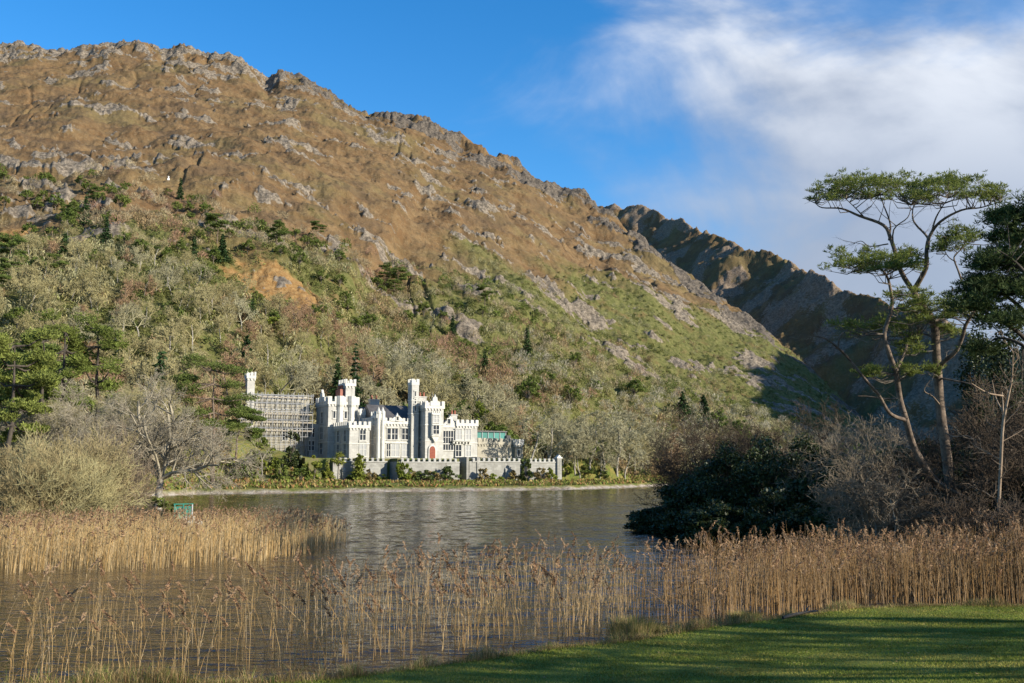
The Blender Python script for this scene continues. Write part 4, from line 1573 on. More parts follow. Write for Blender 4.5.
M['twig_pale'] = two_tone('pale_lichen_twigs', (0.27, 0.23, 0.16), (0.37, 0.325, 0.24), 1.2, 0.95)
M['needle_edge'] = rand_mat('yellow_green_pine_needles', (0.135, 0.170, 0.034), (0.180, 0.205, 0.046), 0.75, 0.25, 0.9, 0.4, 0.2)
M['scrub'] = tint_mat('scrub_leaf', 0.9, 0.25, 0.35, 0.9)

# ------------------------------------------------------------------ the wooded slope
rngS = np.random.default_rng(11)


def region(px, py, Y):
    if py < 335:
        if px < 170: return 'high on the left of the slope where the trees thin out'
        if px < 300: return 'at the upper edge of the wood above the orange bracken'
        return 'scattered on the open green slope above the castle wood'
    if px < 70: return 'in the wood rising behind the tall pine at the left edge'
    if px < 150: return 'in the wood behind the bare lakeside trees'
    if px < 240: return 'in the wood uphill of the scaffolded wing'
    if px < 330: return 'on the slope directly above the scaffolding'
    if px < 420: return 'on the slope behind the castle towers'
    if px < 500: return 'on the slope behind the red door tower'
    if px < 570: return 'in the wood behind the garden wing'
    if px < 640: return 'in the wood right of the terrace walls'
    if px < 720: return 'by the far shore where the water meets the dark promontory'
    return 'on the shaded slope above the dark promontory'


PROTO = {}


def build_protos():
    for i in range(3):
        t, c, _, _ = bare_proto(100 + i, 9.5, M['bark_grey'], M['twig_tan'], 4, 0.035, 0.6, 1, (4, 6), 0.22)
        PROTO.setdefault('tan', []).append((t, c))
        t, c, _, _ = bare_proto(120 + i, 10.5, M['bark_grey'], M['twig_grey'], 4, 0.035, 0.55, 1, (4, 6), 0.25)
        PROTO.setdefault('grey', []).append((t, c))
        t, c, _, _ = bare_proto(140 + i, 8.5, M['bark'], M['twig_pink'], 4, 0.035, 0.6, 1, (4, 6), 0.2)
        PROTO.setdefault('pink', []).append((t, c))
        PROTO.setdefault('holly', []).append(leafy_proto(160 + i, 6.5, 6.5, M['bark'], M['leaf_green'], 26, 42, 0.55))
        PROTO.setdefault('spruce', []).append(conifer_proto(180 + i, 12, 5.0, M['bark'], M['needle'], 18, 0.75))
        PROTO.setdefault('pine', []).append(pine_proto(200 + i, 11, 8.5, M['bark_pine'], M['needle_pine'], 15, 0.45, 70, 0.7))


build_protos()

KINDS_ = {
    'tan': ('bare_tree', 'tan twigged bare tree', 'bare tree'),
    'grey': ('bare_tree', 'pale grey bare tree', 'bare tree'),
    'pink': ('bare_tree', 'russet twigged bare tree', 'bare tree'),
    'holly': ('evergreen_tree', 'rounded green leafy evergreen', 'evergreen tree'),
    'spruce': ('spruce_tree', 'dark pointed spruce', 'conifer'),
    'pine': ('pine_tree', 'green flat topped pine', 'pine'),
}


def castle_zone(x, y):
    u, v = local(np.array([x]), np.array([y]))
    return bool(-36 < u[0] < 62 and -16 < v[0] < 29)


def plant_hill():
    # candidates at random over the lower slope, nearest ones become single trees
    n = 5200
    t = rngS.uniform(-0.60, 0.36, n)
    Y = 150 + rngS.uniform(0, 1, n) ** 0.8 * 300
    X = t * Y
    s = hill_s(X, Y)
    d = (Y - shoreY(X)) * 0.86
    Z = hill_raw(X, Y)
    sp = fbm(X / 45, Y / 45, 55, 3)
    sp2 = fbm(X / 22, Y / 22, 56, 3)
    cand = []
    for i in range(n):
        if castle_zone(X[i], Y[i]):
            continue
        px, py = pix((X[i], Y[i], Z[i]))
        if px < -15 or px > 860:
            continue
        if d[i] < (24 if px > 255 else 20) or s[i] > 0.34:
            continue
        if 215 < px < 345 and d[i] < 62:
            continue
        if 318 < px < 372 and Y[i] < 280:
            continue
        if (s[i] > 0.17 and rngS.random() < 0.62) or gold_patch(X[i:i + 1], Y[i:i + 1])[0] > 0.3:
            continue
        # what grows here
        r = rngS.random()
        if py > 395 and px > 480:
            kind = 'grey' if r < 0.6 else ('tan' if r < 0.85 else 'holly' if r < 0.95 else 'pink')
        elif py < 345 and s[i] > 0.16:
            kind = 'holly' if r < 0.42 else ('tan' if r < 0.85 else 'pine' if r < 0.88 else 'spruce' if r < 0.895 else 'pink')
        elif px < 60 and py < 470:
            kind = 'pine' if r < 0.22 else 'holly' if r < 0.45 else 'tan'
        else:
            a = sp[i] + 0.5 * sp2[i]
            kind = 'pink' if a > 0.22 else 'tan' if a > -0.25 else 'grey' if r < 0.75 else 'holly'
            if r > 0.93: kind = 'holly'
            if r > 0.985: kind = 'spruce'
        cand.append((Y[i], X[i], Z[i], kind, px, py))
    cand.sort()
    kept, used = [], {}
    cell = {}
    for c in cand:
        rmin = 4.2
        key = (int(c[1] // 5), int(c[0] // 5))
        if any((c[1] - q[1]) ** 2 + (c[0] - q[0]) ** 2 < rmin * rmin for dx in (-1, 0, 1) for dy in (-1, 0, 1) for q in cell.get((key[0] + dx, key[1] + dy), [])):
            continue
        cell.setdefault(key, []).append(c)
        kept.append(c)
    lim = {'bare_tree': 285, 'evergreen_tree': 150, 'spruce_tree': 22, 'pine_tree': 60}
    cnt = {}
    first = {}
    rest = []
    for c in kept:
        nm, lab, cat = KINDS_[c[3]]
        if cnt.get(nm, 0) >= lim[nm]:
            rest.append(c); continue
        cnt[nm] = cnt.get(nm, 0) + 1
        k = rngS.integers(0, 3)
        reg = region(c[4], c[5], c[0])
        label = f'{lab} {reg}'
        sc = float(rngS.uniform(0.7, 1.2)) * (0.8 if c[5] < 345 else 1.25 if c[5] > 395 else 1.0)
        key = (c[3], int(k))
        if key not in first:
            o = tree_obj(nm, *PROTO[c[3]][k], (c[1], c[0], c[2]), rngS.uniform(0, 6.28), sc, label, cat, label)
            first[key] = o
        else:
            o = copy_tree(first[key])
            o.location = (c[1], c[0], c[2]); o.rotation_euler.z = rngS.uniform(0, 6.28)
            o.scale = (sc, sc, sc * float(rngS.uniform(0.9, 1.1)))
            o['label'] = label; o['group'] = label
    print('hill trees', cnt, 'rest', len(rest))
    return rest


rest = plant_hill()


def scrub_mass():
    """everything on the slope too many to count: bushes, saplings, heather, as one mass"""
    rng = np.random.default_rng(5)
    n = 26000
    t = rng.uniform(-0.62, 0.42, n)
    Y = 165 + rng.uniform(0, 1, n) ** 0.85 * 520
    X = t * Y
    s = hill_s(X, Y)
    d = (Y - shoreY(X)) * 0.86
    u, v = local(X, Y)
    ok = ~((u > -36) & (u < 62) & (v > -16) & (v < 27)) & (d > 22)
    px = 512 + 1000 * X / (Y * CP + 20)
    ok &= ~((px > 215) & (px < 345) & (d < 60))
    vf = veg_field(X, Y, s)
    clump = fbm(X / 26, Y / 20, 63, 4)
    rk = rock_mask(X, Y, s) * ss(s, 0.1, 0.2)
    ok &= (gold_patch(X, Y) < 0.4) & (vf > 0.3) & (clump + 0.45 * (1 - ss(s, 0.1, 0.5)) > rng.uniform(-0.7, 0.45, n)) & (rk < 0.5)
    X, Y, s, clump = X[ok], Y[ok], s[ok], clump[ok]
    Z = hill_raw(X, Y)
    m = len(X)
    green = fbm(X / 38, Y / 30, 65, 4) + np.interp(s, [0, 0.15, 0.3, 0.6], [-0.20, 0.14, 0.40, 0.32]) + rng.normal(0, 0.16, m)
    pink = fbm(X / 50, Y / 40, 66, 3) + rng.normal(0, 0.2, m)
    c_tan, c_gry, c_pnk = np.array([0.315, 0.275, 0.125]), np.array([0.315, 0.295, 0.16]), np.array([0.30, 0.215, 0.115])
    c_grn, c_dk = np.array([0.175, 0.180, 0.058]), np.array([0.10, 0.125, 0.035])
    col = np.where((green > 0.12)[:, None], c_grn, np.where((pink > 0.2)[:, None], c_pnk, np.where((pink < -0.1)[:, None], c_gry, c_tan)))
    dk = (green > 0.12) & (rng.random(m) < 0.22)
    col = np.where(dk[:, None], c_dk, col) * rng.uniform(0.75, 1.25, (m, 1))
    leafy = green > 0.12
    hgt = np.where(leafy, rng.uniform(1.0, 3.6, m), rng.uniform(2.2, 6.0, m)) * np.interp(s, [0, 0.15, 0.3, 0.6], [1.15, 1.0, 0.75, 0.55])
    wid = hgt * np.where(leafy, rng.uniform(0.9, 1.7, m), rng.uniform(0.7, 1.1, m))
    k = 84
    # points in a dome; bare bushes get upright slivers, leafy ones round leaves
    c = np.stack([X, Y, Z], axis=1)
    a = rng.uniform(0, 2 * np.pi, (m, k)); e = rng.uniform(0, 1, (m, k)); r = rng.uniform(0.45, 1, (m, k)) ** 0.6
    lump = 1 + 0.25 * np.sin(a * 3 + X[:, None]) 
    h_ = np.sqrt(1 - e ** 2)
    P = np.stack([c[:, 0:1] + np.cos(a) * h_ * r * lump * wid[:, None] / 2, c[:, 1:2] + np.sin(a) * h_ * r * lump * wid[:, None] / 2, c[:, 2:3] + e * r * hgt[:, None]], axis=2).reshape(-1, 3)
    lf = np.repeat(leafy, k)
    size = np.repeat(np.where(leafy, 0.14, 0.20) * hgt + 0.18, k)
    N = rng.normal(size=(m * k, 3)); N[:, 2] += np.where(lf, 0.6, 0.0)
    N /= np.linalg.norm(N, axis=1, keepdims=True)
    A = rng.normal(size=(m * k, 3)); A[:, 2] += np.where(lf, 0, 2.2)
    A -= N * (A * N).sum(1, keepdims=True); A /= np.linalg.norm(A, axis=1, keepdims=True) + 1e-9
    B = np.cross(N, A)
    sz = (size * rng.uniform(0.6, 1.3, m * k))[:, None]
    asp = np.where(lf, 0.6, 0.22)[:, None]
    V = np.stack([P - A * sz * 0.5, P + B * sz * asp * 0.5, P + A * sz * 0.5, P - B * sz * asp * 0.5], axis=1).reshape(-1, 3)
    F = np.arange(len(V)).reshape(-1, 4)
    tint = np.repeat(col, k * 4, axis=0)
    o = link('undergrowth', mesh_np('undergrowth', V, [F], M['scrub'], attrs={'tint': tint}))
    tag(o, 'mixed green and tan undergrowth covering the lower hillside', 'undergrowth', kind='stuff')
    print('scrub bushes', m)


scrub_mass()


def far_wood():
    """the trees of the slope beyond those built one by one"""
    rng = np.random.default_rng(9)
    Vs, Ts = [], []
    cols = {'tan': (0.37, 0.30, 0.18), 'grey': (0.41, 0.37, 0.27), 'pink': (0.33, 0.20, 0.13), 'holly': (0.12, 0.155, 0.032), 'spruce': (0.035, 0.065, 0.02), 'pine': (0.085, 0.12, 0.026)}
    for (Y, X, Z, kind, px, py) in rest:
        leafy = kind in ('holly', 'spruce', 'pine')
        h = rng.uniform(4.5, 8.0) * (0.8 if py < 345 else 1.0)
        w = h * (0.45 if kind == 'spruce' else 0.95)
        n = 200
        a = rng.uniform(0, 2 * np.pi, n); e = rng.uniform(-0.2, 1, n); r = rng.uniform(0.4, 1, n) ** 0.6
        hh = np.sqrt(np.maximum(0, 1 - e ** 2)) * (1 + 0.3 * np.sin(3 * a + X))
        if kind == 'spruce': hh = np.clip(1 - e, 0, 1)
        P = np.stack([X + np.cos(a) * hh * r * w / 2, Y + np.sin(a) * hh * r * w / 2, Z + h * 0.42 + e * r * h * 0.55], axis=1)
        if leafy:
            V, F = leaf_quads(rng, P, 0.6, 0.6, 0.3)
        else:
            out = P - np.array([X, Y, Z + h * 0.2]); out /= np.linalg.norm(out, axis=1, keepdims=True)
            V, F = leaf_quads(rng, P, 1.2, 0.10, 0.0, dirs=out * 1.5)
        Vs.append(V); Ts.append(np.repeat([np.array(cols[kind]) * rng.uniform(0.8, 1.2)], len(V), axis=0))
    if not Vs: return
    V = np.concatenate(Vs); T = np.concatenate(Ts)
    o = link('woods', mesh_np('woods', V, [np.arange(len(V)).reshape(-1, 4)], M['scrub'], attrs={'tint': T}))
    tag(o, 'far mixed woods of bare and evergreen trees up the slope', 'woods', kind='stuff')


far_wood()

# ------------------------------------------------------------------ planting round the castle, one by one
M['leaf_ivy'] = rand_mat('ivy_leaf', (0.060, 0.085, 0.022), (0.085, 0.105, 0.03), 0.7, 0.15, 1.2, 0.45)
M['leaf_brown'] = rand_mat('dry_shrub_leaf', (0.20, 0.155, 0.06), (0.25, 0.19, 0.08), 0.8, 0.2, 1.2, 0.4)


def far_spot(px, py):
    return ray_hit(px, py, y0=150, y1=420, n=2700)


def bush(px, py_base, h_px, w_px, mat, label, name='shrub', cat='shrub', seed=1, group=None, dome=0.85, Y=None):
    q = far_spot(px, py_base) if Y is None else None
    if px > 328 and py_base >= 479 and px < 562:
        vv = -10.9 if px < 388 else -14.9 if px < 462 else -14.3 if px < 524 else -15.6
        uu = u_at(px, vv, 2.0)
        q = np.array([CO[0] + uu * CU[0] + vv * CV[0], CO[1] + uu * CU[1] + vv * CV[1], 0.0]); q[2] = ground_far(q[0], q[1])
    if q is None:
        q = at(px, py_base, Y); q[2] = ground_far(q[0], q[1])
    k = q[1] / 1000.0
    t, c = leafy_proto(seed, h_px * k, w_px * k, M['bark'], M[mat], 20, 46, 0.20 * (h_px * k) ** 0.5 + 0.12, 0.1, dome)
    return tree_obj(name, t, c, q, 0.3 * seed, 1.0, label, cat, group)


def garden_plants():
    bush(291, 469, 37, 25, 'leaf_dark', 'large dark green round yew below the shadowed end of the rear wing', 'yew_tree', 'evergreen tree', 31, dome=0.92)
    L = [(238, 479, 22, 18, 'leaf_green', 'round green shrub at the left end of the lakeside bushes'),
         (252, 478, 30, 16, 'leaf_green', 'tall mid green shrub under the left end of the scaffolding'),
         (268, 470, 28, 22, 'leaf_lime', 'yellow green shrub left of the dark yew'),
         (281, 480, 22, 15, 'leaf_green', 'narrow green shrub at the foot of the dark yew'),
         (314, 479, 25, 19, 'leaf_lime', 'bright green rounded shrub below the great left tower'),
         (301, 480, 13, 22, 'leaf_green', 'low spreading shrub between the dark yew and the tower'),
         (327, 480, 17, 13, 'leaf_lime', 'pale lime shrub beside the cabbage palm'),
         (381, 481, 8, 14, 'leaf_lime', 'low lime green cushion shrub in front of the terrace wall'),
         (404, 481, 27, 15, 'leaf_lime', 'tall yellow green ivy bush at the corner of the long terrace wall'),
         (370, 480, 13, 14, 'leaf_brown', 'brown dry shrub beside the clipped cone'),
         (424, 480, 15, 26, 'leaf_ivy', 'olive climbing shrub covering the wall below the entrance tower'),
         (447, 480, 15, 24, 'leaf_ivy', 'wide olive shrub against the wall left of the grassy stair'),
         (483, 481, 14, 13, 'leaf_brown', 'round brown shrub on the terrace wall right of the stair'),
         (513, 481, 13, 11, 'leaf_brown', 'small brown shrub in front of the right terrace wall'),
         (433, 481, 11, 20, 'leaf_brown', 'dry brown scrub at the foot of the wall under the red door'),
         (495, 481, 9, 16, 'leaf_lime', 'low lime scrub against the middle of the right terrace wall'),
         (412, 481, 12, 12, 'leaf_brown', 'brown scrub right of the yellow green ivy bush'),
         (353, 481, 10, 16, 'leaf_ivy', 'low dark olive scrub between the palm and the cypress'),
         (526, 481, 26, 12, 'leaf_ivy', 'tall ivy column in the gap between two terrace walls'),
         (541, 481, 13, 15, 'leaf_brown', 'dry shrub against the short end wall'),
         (551, 481, 13, 13, 'leaf_lime', 'light green shrub beside the end pier'),
         (566, 477, 14, 16, 'leaf_lime', 'green shrub just right of the end pier'),
         (585, 476, 10, 22, 'leaf_green', 'low green bush on the bank right of the walls'),
         (602, 478, 10, 14, 'leaf_ivy', 'dark olive bush on the bank below the bare wood'),
         (258, 446, 17, 20, 'leaf_green', 'green bush partly hiding the scaffolding foot'),
         (275, 441, 13, 18, 'leaf_lime', 'lime bush at the foot of the cream rear wing'),
         (225, 470, 13, 20, 'leaf_green', 'small green bush on the grass slope left of the castle')]
    for i, (px, py, h, w, m, lab) in enumerate(L):
        bush(px, py, h, w, m, lab, seed=40 + i)
    # clipped cone
    uu = u_at(359, -11.5, 2); q = np.array([CO[0] + uu * CU[0] - 11.5 * CV[0], CO[1] + uu * CU[1] - 11.5 * CV[1], 1.6]); q[2] = ground_far(q[0], q[1]); k = q[1] / 1000
    t, c = conifer_proto(71, 28 * k, 17 * k, M['bark'], M['leaf_lime'], 20, 0.7, 0.1, 0.08, 0.9)
    tree_obj('cypress_tree', t, c, q, 0, 1, 'bright green egg shaped cypress in front of the projecting block', 'conifer')
    # cabbage palm
    uu = u_at(338, -11.5, 2); q = np.array([CO[0] + uu * CU[0] - 11.5 * CV[0], CO[1] + uu * CU[1] - 11.5 * CV[1], 1.6]); q[2] = ground_far(q[0], q[1]); k = q[1] / 1000
    o = empty('cabbage_palm', tuple(q)); tag(o, 'slim cabbage palm with a tuft of long leaves below the projecting block', 'palm')
    rng = np.random.default_rng(4); h = 31 * k
    V, F = tubes([(0, 0, -0.3, 0.1, 0, h * 0.6, 0.22, 0.16), (0.1, 0, h * 0.6, 0.15, 0, h * 0.8, 0.16, 0.12), (0.1, 0, h * 0.45, -0.7, 0.1, h * 0.62, 0.12, 0.09)], 7)
    link('trunk', mesh_np('trunk', V, [F], M['bark_grey']), o)
    Ps, Ds = [], []
    for cc in ((0.15, 0, h * 0.82), (-0.75, 0.1, h * 0.64), (0.4, -0.2, h * 0.6)):
        d = rng.normal(size=(150, 3)); d /= np.linalg.norm(d, axis=1, keepdims=True); d[:, 2] = d[:, 2] * 0.8 + 0.15
        Ps.append(np.array(cc) + d * rng.uniform(0.3, 1.0, (150, 1))); Ds.append(d * 3)
    V, F = leaf_quads(rng, np.concatenate(Ps), 1.0, 0.13, 0.1, dirs=np.concatenate(Ds))
    link('crown', mesh_np('crown', V, [F], M['leaf_lime']), o)
    # conifers rising behind the castle and on the slope
    for px, py, top_, w, seed, lab in ((337, 404, 355, 25, 81, 'tall dark spruce just left of the capped turret, behind the castle'),
                                       (355, 402, 341, 22, 82, 'tallest dark spruce standing behind the capped turret'),
                                       (246, 374, 335, 17, 83, 'pointed green spruce above the slender turret of the rear wing'),
                                       (683, 421, 391, 19, 84, 'left of two small dark conifers near the end of the far shore'),
                                       (704, 420, 394, 15, 85, 'right of two small dark conifers near the end of the far shore'),
                                       (222, 262, 234, 13, 86, 'dark conifer in the small clump high above the orange bracken'),
                                       (64, 262, 233, 12, 87, 'dark conifer in the green patch high at the left')):
        if py > 400 and px < 400:
            q = at(px, py, 272); q[2] = ground_far(q[0], q[1])
            hh = at(px, top_, 272)[2] - q[2]
        else:
            q = ray_hit(px, py, y0=200); hh = at(px, top_, q[1])[2] - q[2]
        k = q[1] / 1000
        t, c = conifer_proto(seed, hh, w * k * 1.25, M['bark'], M['needle'], 26, 0.95, 0.45, 0.05)
        tree_obj('spruce_tree', t, c, q, seed, 1, lab, 'conifer')
    for px, py, top_, w, mat, seed, lab in ((533, 392, 376, 28, 'leaf_green', 91, 'large round dark green oak on the slope above the garden wing'),
                                            (463, 425, 403, 24, 'leaf_green', 92, 'green tree rising just behind the gabled bay'),
                                            (481, 422, 404, 20, 'leaf_lime', 93, 'yellow green tree behind the east block roof'),
                                            (72, 372, 336, 52, 'leaf_rust', 94, 'rust brown leaved tree in the left wood'),
                                            (268, 408, 383, 32, 'leaf_lime', 95, 'yellow green tree rising over the scaffolding'),
                                            (245, 404, 380, 26, 'leaf_green', 96, 'leafy green tree beside the slender rear turret')):
        Y = 285 if py > 400 else None
        if Y:
            q = at(px, py, Y); q[2] = ground_far(q[0], q[1]); hh = max(5, at(px, top_, Y)[2] - q[2])
        else:
            q = ray_hit(px, py, y0=180); hh = at(px, top_, q[1])[2] - q[2]
        t, c = leafy_proto(seed, hh, w * q[1] / 1000, M['bark'], M[mat], 26, 60, 0.6, 0.2)
        tree_obj('evergreen_tree' if mat != 'leaf_rust' else 'oak_tree', t, c, q, seed, 1, lab, 'tree')
    # the spreading pine left of the rear wing
    for px, top_, Y, w, seed, lab in ((213, 364, 190, 64, 97, 'dark green spreading pine beside the left end of the scaffolding'),
                                      (236, 405, 205, 40, 98, 'lower dark green pine in front of the scaffolding end')):
        q = at(px, 480, Y); q[2] = ground_far(q[0], q[1]); hh = at(px, top_, Y)[2] - q[2]
        t, c = pine_proto(seed, hh, w * Y / 1000, M['bark_pine'], M['needle_pine'], 17, 0.45, 260, 0.42)
        tree_obj('pine_tree', t, c, q, 0, 1, lab, 'pine')
    # pale bare trees by the far shore to the right of the walls
    protos = [bare_proto(300 + i, 12, M['bark_grey'], M['twig_grey'], 5, 0.03, 0.5, 1, (4, 5), 0.28)[:2] for i in range(2)]
    first = None
    rnd = random.Random(8)
    spots = [(532, 466, 52), (548, 468, 60), (563, 470, 46), (575, 474, 56), (590, 472, 62), (604, 470, 66), (617, 475, 70), (630, 470, 66), (643, 474, 60), (655, 473, 50), (668, 474, 46), (580, 478, 40), (625, 479, 40), (600, 480, 36)]
    for i, (px, py, hp) in enumerate(spots):
        q = far_spot(px, py); k = q[1] / 1000
        o = tree_obj('bare_tree', *protos[i % 2], q, rnd.uniform(0, 6), hp * k / 12.5, 'pale bare lakeside tree right of the terrace walls', 'bare tree', 'pale bare trees on the far bank')
    # dead slim pole tree left of the yew
    q = far_spot(262, 476); k = q[1] / 1000
    t, c, _, _ = bare_proto(333, 40 * k, M['bark_grey'], M['twig_grey'], 3, 0.03, 0.4, 1, (4, 5), 0.45)
    tree_obj('bare_tree', t, c, q, 0, 1, 'slim pale bare tree standing among the green shrubs left of the yew', 'bare tree')


garden_plants()


def bank_scrub():
    """rough grass and dead bracken along the far shore"""
    rng = np.random.default_rng(21)
    n = 24000
    x = rng.uniform(-95, 75, n); d = rng.uniform(2.0, 30, n) ** 1.0
    y = shoreY(x) + d / 0.86
    u, v = local(x, y)
    ok = (v < -13.8) | (u < -34) | (u > 40)
    ok &= (fbm(x / 7, y / 5, 7, 3) > -0.25)
    x, y = x[ok], y[ok]; z = hill_raw(x, y)
    n = len(x)
    P = np.stack([x, y, z + 0.15], axis=1)
    V, F = leaf_quads(rng, P, 0.9, 0.5, 0.0, dirs=np.tile([[0, 0, 1.5]], (n, 1)))
    c = np.where((rng.random(n) < 0.5)[:, None], np.array([[0.16, 0.19, 0.04]]), np.where((rng.random(n) < 0.5)[:, None], np.array([[0.33, 0.25, 0.10]]), np.array([[0.30, 0.17, 0.07]])))
    c = c * rng.uniform(0.7, 1.2, (n, 1))
    o = link('bank_grass', mesh_np('bank_grass', V, [F], M['scrub'], attrs={'tint': np.repeat(c, 4, axis=0)}))
    tag(o, 'rough green and russet grass along the far shore', 'grass', kind='stuff')


bank_scrub()

# ------------------------------------------------------------------ the spit on the left


def near_tree(px, py_base, Y, top_, fn, label, name='bare_tree', cat='bare tree', **kw):
    q = at(px, py_base, Y); q[2] = ground_near(q[0], q[1])
    h = at(px, top_, Y)[2] - q[2]
    t, c = fn(h)[:2]
    return tree_obj(name, t, c, q, kw.get('rz', 0.0), 1, label, cat, kw.get('group'))


def left_spit():
    # the big pale bare tree with its low spreading limbs
    q = at(158, 503, 93); q[2] = ground_near(q[0], q[1]); k = 0.093
    rnd = random.Random(64)
    segs, tips = [], []
    base = (0, 0, -0.4)
    fork = (0.1, 0.1, 2.7)
    segs.append((*base, 0.02, 0.0, 1.2, 0.42, 0.34, 0)); segs.append((0.02, 0, 1.2, *fork, 0.34, 0.32, 0))
    mains = [((0.75, -0.25, 0.42), 7.5, 0.19), ((0.9, 0.35, 0.28), 7.8, 0.17), ((0.45, 0.4, 0.95), 7.5, 0.2), ((-0.35, -0.2, 1.0), 8.2, 0.22), ((-0.85, 0.2, 0.75), 6.4, 0.18), ((0.15, -0.6, 0.9), 6.5, 0.16), ((-0.2, 0.7, 0.85), 6.5, 0.16), ((0.95, 0.0, 0.12), 6.0, 0.13), ((0.1, 0.1, 1.0), 8.0, 0.2)]
    for d, L, r in mains:
        grow(rnd, fork, _norm(d), L * 0.93, r, 1, 5, segs, tips, 0.03, 0.15, (5, 7), (28, 62), (0.42, 0.66), 0.18, 5)
    lo, hi = split_levels(segs, 0)
    tree_obj('bare_tree', seg_mesh('trunk', lo, M['bark_grey']), seg_mesh('crown', hi, M['twig_pale'], 0.0105), q, 0, 1,
             'large pale grey bare tree spreading low over the water by the green railing', 'bare tree')
    for px, py, Y, top_, seed, mat, lab, st, wide in (
            (131, 500, 97, 395, 63, 'twig_pale', 'slimmer bare tree close left of the large pale tree', 1, 0.5),
            (88, 498, 90, 378, 64, 'twig_pale', 'tall pale bare tree behind the willow thicket', 1, 0.6),
            (55, 498, 93, 395, 65, 'twig_tan', 'bare tan tree between the tall pine and the thicket', 1, 0.6),
            (112, 500, 102, 372, 67, 'twig_tan', 'tall tan bare tree rising behind the slimmer lakeside tree', 1, 0.6)):
        near_tree(px, py, Y, top_, lambda h, seed=seed, st=st, wide=wide, mat=mat: bare_proto(seed, h * 0.93, M['bark_grey'], M[mat], 5, 0.011, wide, st, (5, 7), 0.2, h * 0.02), lab)
    for i, (px, py, Y, top_, lab) in enumerate(((22, 512, 74, 447, 'many stemmed yellow brown willow bush at the left edge'), (48, 513, 72, 440, 'large yellow brown willow bush behind the reed bed'),
                                                (75, 512, 73, 432, 'tallest yellow brown willow bush behind the reed bed'), (103, 510, 76, 445, 'yellow brown willow bush left of the two lakeside trunks'),
                                                (-8, 512, 76, 445, 'willow bush half cut off by the left edge'), (62, 513, 68, 450, 'low willow bush right behind the reed plumes'), (35, 513, 67, 458, 'small willow bush under the tall pine'))):
        near_tree(px, py, Y, top_, lambda h, i=i: bare_proto(400 + i, h * 1.12, M['bark'], M[('twig_willow', 'twig_tan', 'twig_willow', 'twig_dusk')[i % 4]], 3, 0.012, 0.55, 13, (5, 8), 0.12, 0.06, 0.17, 0.09), lab, 'willow_bush', 'willow')
    # pine at the left edge and a second behind it
    for px, py, Y, top_, w, seed, lab, nm in ((4, 500, 84, 338, 62, 501, 'tall dark trunked pine with broad layered crown at the left edge', 'pine_tree'),
                                              (38, 498, 105, 334, 40, 502, 'green pine with layered crown just right of the edge pine', 'pine_tree'),
                                              (98, 470, 170, 322, 50, 503, 'rounded green pine behind the bare lakeside trees', 'pine_tree'),
                                              (58, 470, 165, 325, 46, 504, 'green pine in the wood above the rust brown tree', 'pine_tree')):
        q = at(px, py, Y)
        q[2] = ground_near(q[0], q[1]) if Y < 120 else ground_far(q[0], q[1])
        h = at(px, top_, Y)[2] - q[2]
        t, c = pine_proto(seed, h, w * Y / 1000, M['bark_dark'], M['needle_edge'], 19, 0.38, 260 if Y < 120 else 150, 0.30 if Y < 120 else 0.5)
        tree_obj(nm, t, c, q, 0, 1, lab, 'pine')
    # low hedge and the teal railing at the tip
    for i, (px, py, w, h, Y, lab) in enumerate(((150, 508, 36, 9, 90, 'low clipped green hedge under the large bare tree'), (175, 509, 22, 9, 91, 'end of the green hedge beside the teal railing'), (128, 511, 30, 11, 86, 'low green bramble below the slimmer bare tree'))):
        q = at(px, py, Y); q[2] = ground_near(q[0], q[1]) - 0.1; k = Y / 1000
        t, c = leafy_proto(600 + i, h * k + 0.3, w * k, M['bark'], M['leaf_green'], 26, 60, 0.22, 0.1, 0.9)
        tree_obj('hedge', t, c, q, 0, (1, 0.6, 1), lab, 'hedge')
    q = at(183, 514, 88); gz = max(0.1, ground_near(q[0], q[1]))
    r = empty('railing', (q[0], q[1], gz), R(35)); tag(r, 'small teal painted board railing at the tip of the left spit', 'railing')
    MB().box(-0.75, 0.75, 0, 0.05, 0.1, 1.15).build('panel', M['teal_paint'], r)
    MB().box(0.752, 0.80, 0.0, 1.5, 0.1, 1.15).build('side_panel', M['teal_paint'], r)
    for x in (-0.75, 0.0, 0.78):
        MB().box(x - 0.05, x + 0.05, -0.06, -0.004, -0.4, 1.32).build('post', M['steel'] if x > 0.5 else M['teal_paint'], r)
    MB().box(-0.85, 0.85, -0.08, 0.08, 1.323, 1.4).build('top_rail', M['teal_paint'], r)
    # pile of pale stones beside it
    rng = np.random.default_rng(3)
    q = at(195, 520, 82)
    for i in range(7):
        o = rock_obj(800 + i, rng.uniform(0.5, 0.9))
        o.location = (q[0] + rng.uniform(-0.9, 0.9), q[1] + rng.uniform(-0.5, 0.5), 0.15 + 0.3 * (i % 2)); o.rotation_euler.z = i
        tag(o, 'pale grey boulder in the small heap at the tip of the left spit', 'boulder', 'boulders at the tip of the spit')


def rock_obj(seed, size, mat=None):
    import bmesh
    bm = bmesh.new()
    bmesh.ops.create_icosphere(bm, subdivisions=3, radius=size * 0.5)
    rng = np.random.default_rng(seed)
    ax = rng.normal(size=(9, 3)); ax /= np.linalg.norm(ax, axis=1, keepdims=True)
    off = rng.uniform(0.55, 0.9, 9) * size * 0.5
    for v in bm.verts:
        p = np.array(v.co)
        for a, o_ in zip(ax, off):
            e = p @ a - o_
            if e > 0: p = p - a * e * 0.9
        v.co = p * np.array([1.2, 0.9, 0.75])
    me = bpy.data.meshes.new('boulder'); bm.to_mesh(me); bm.free()
    me.materials.append(mat or M['boulder'])
    return link('boulder', me)


M['boulder'] = two_tone('pale_boulder', (0.30, 0.28, 0.25), (0.42, 0.40, 0.36), 2.0, 0.9, bump=0.05)
left_spit()

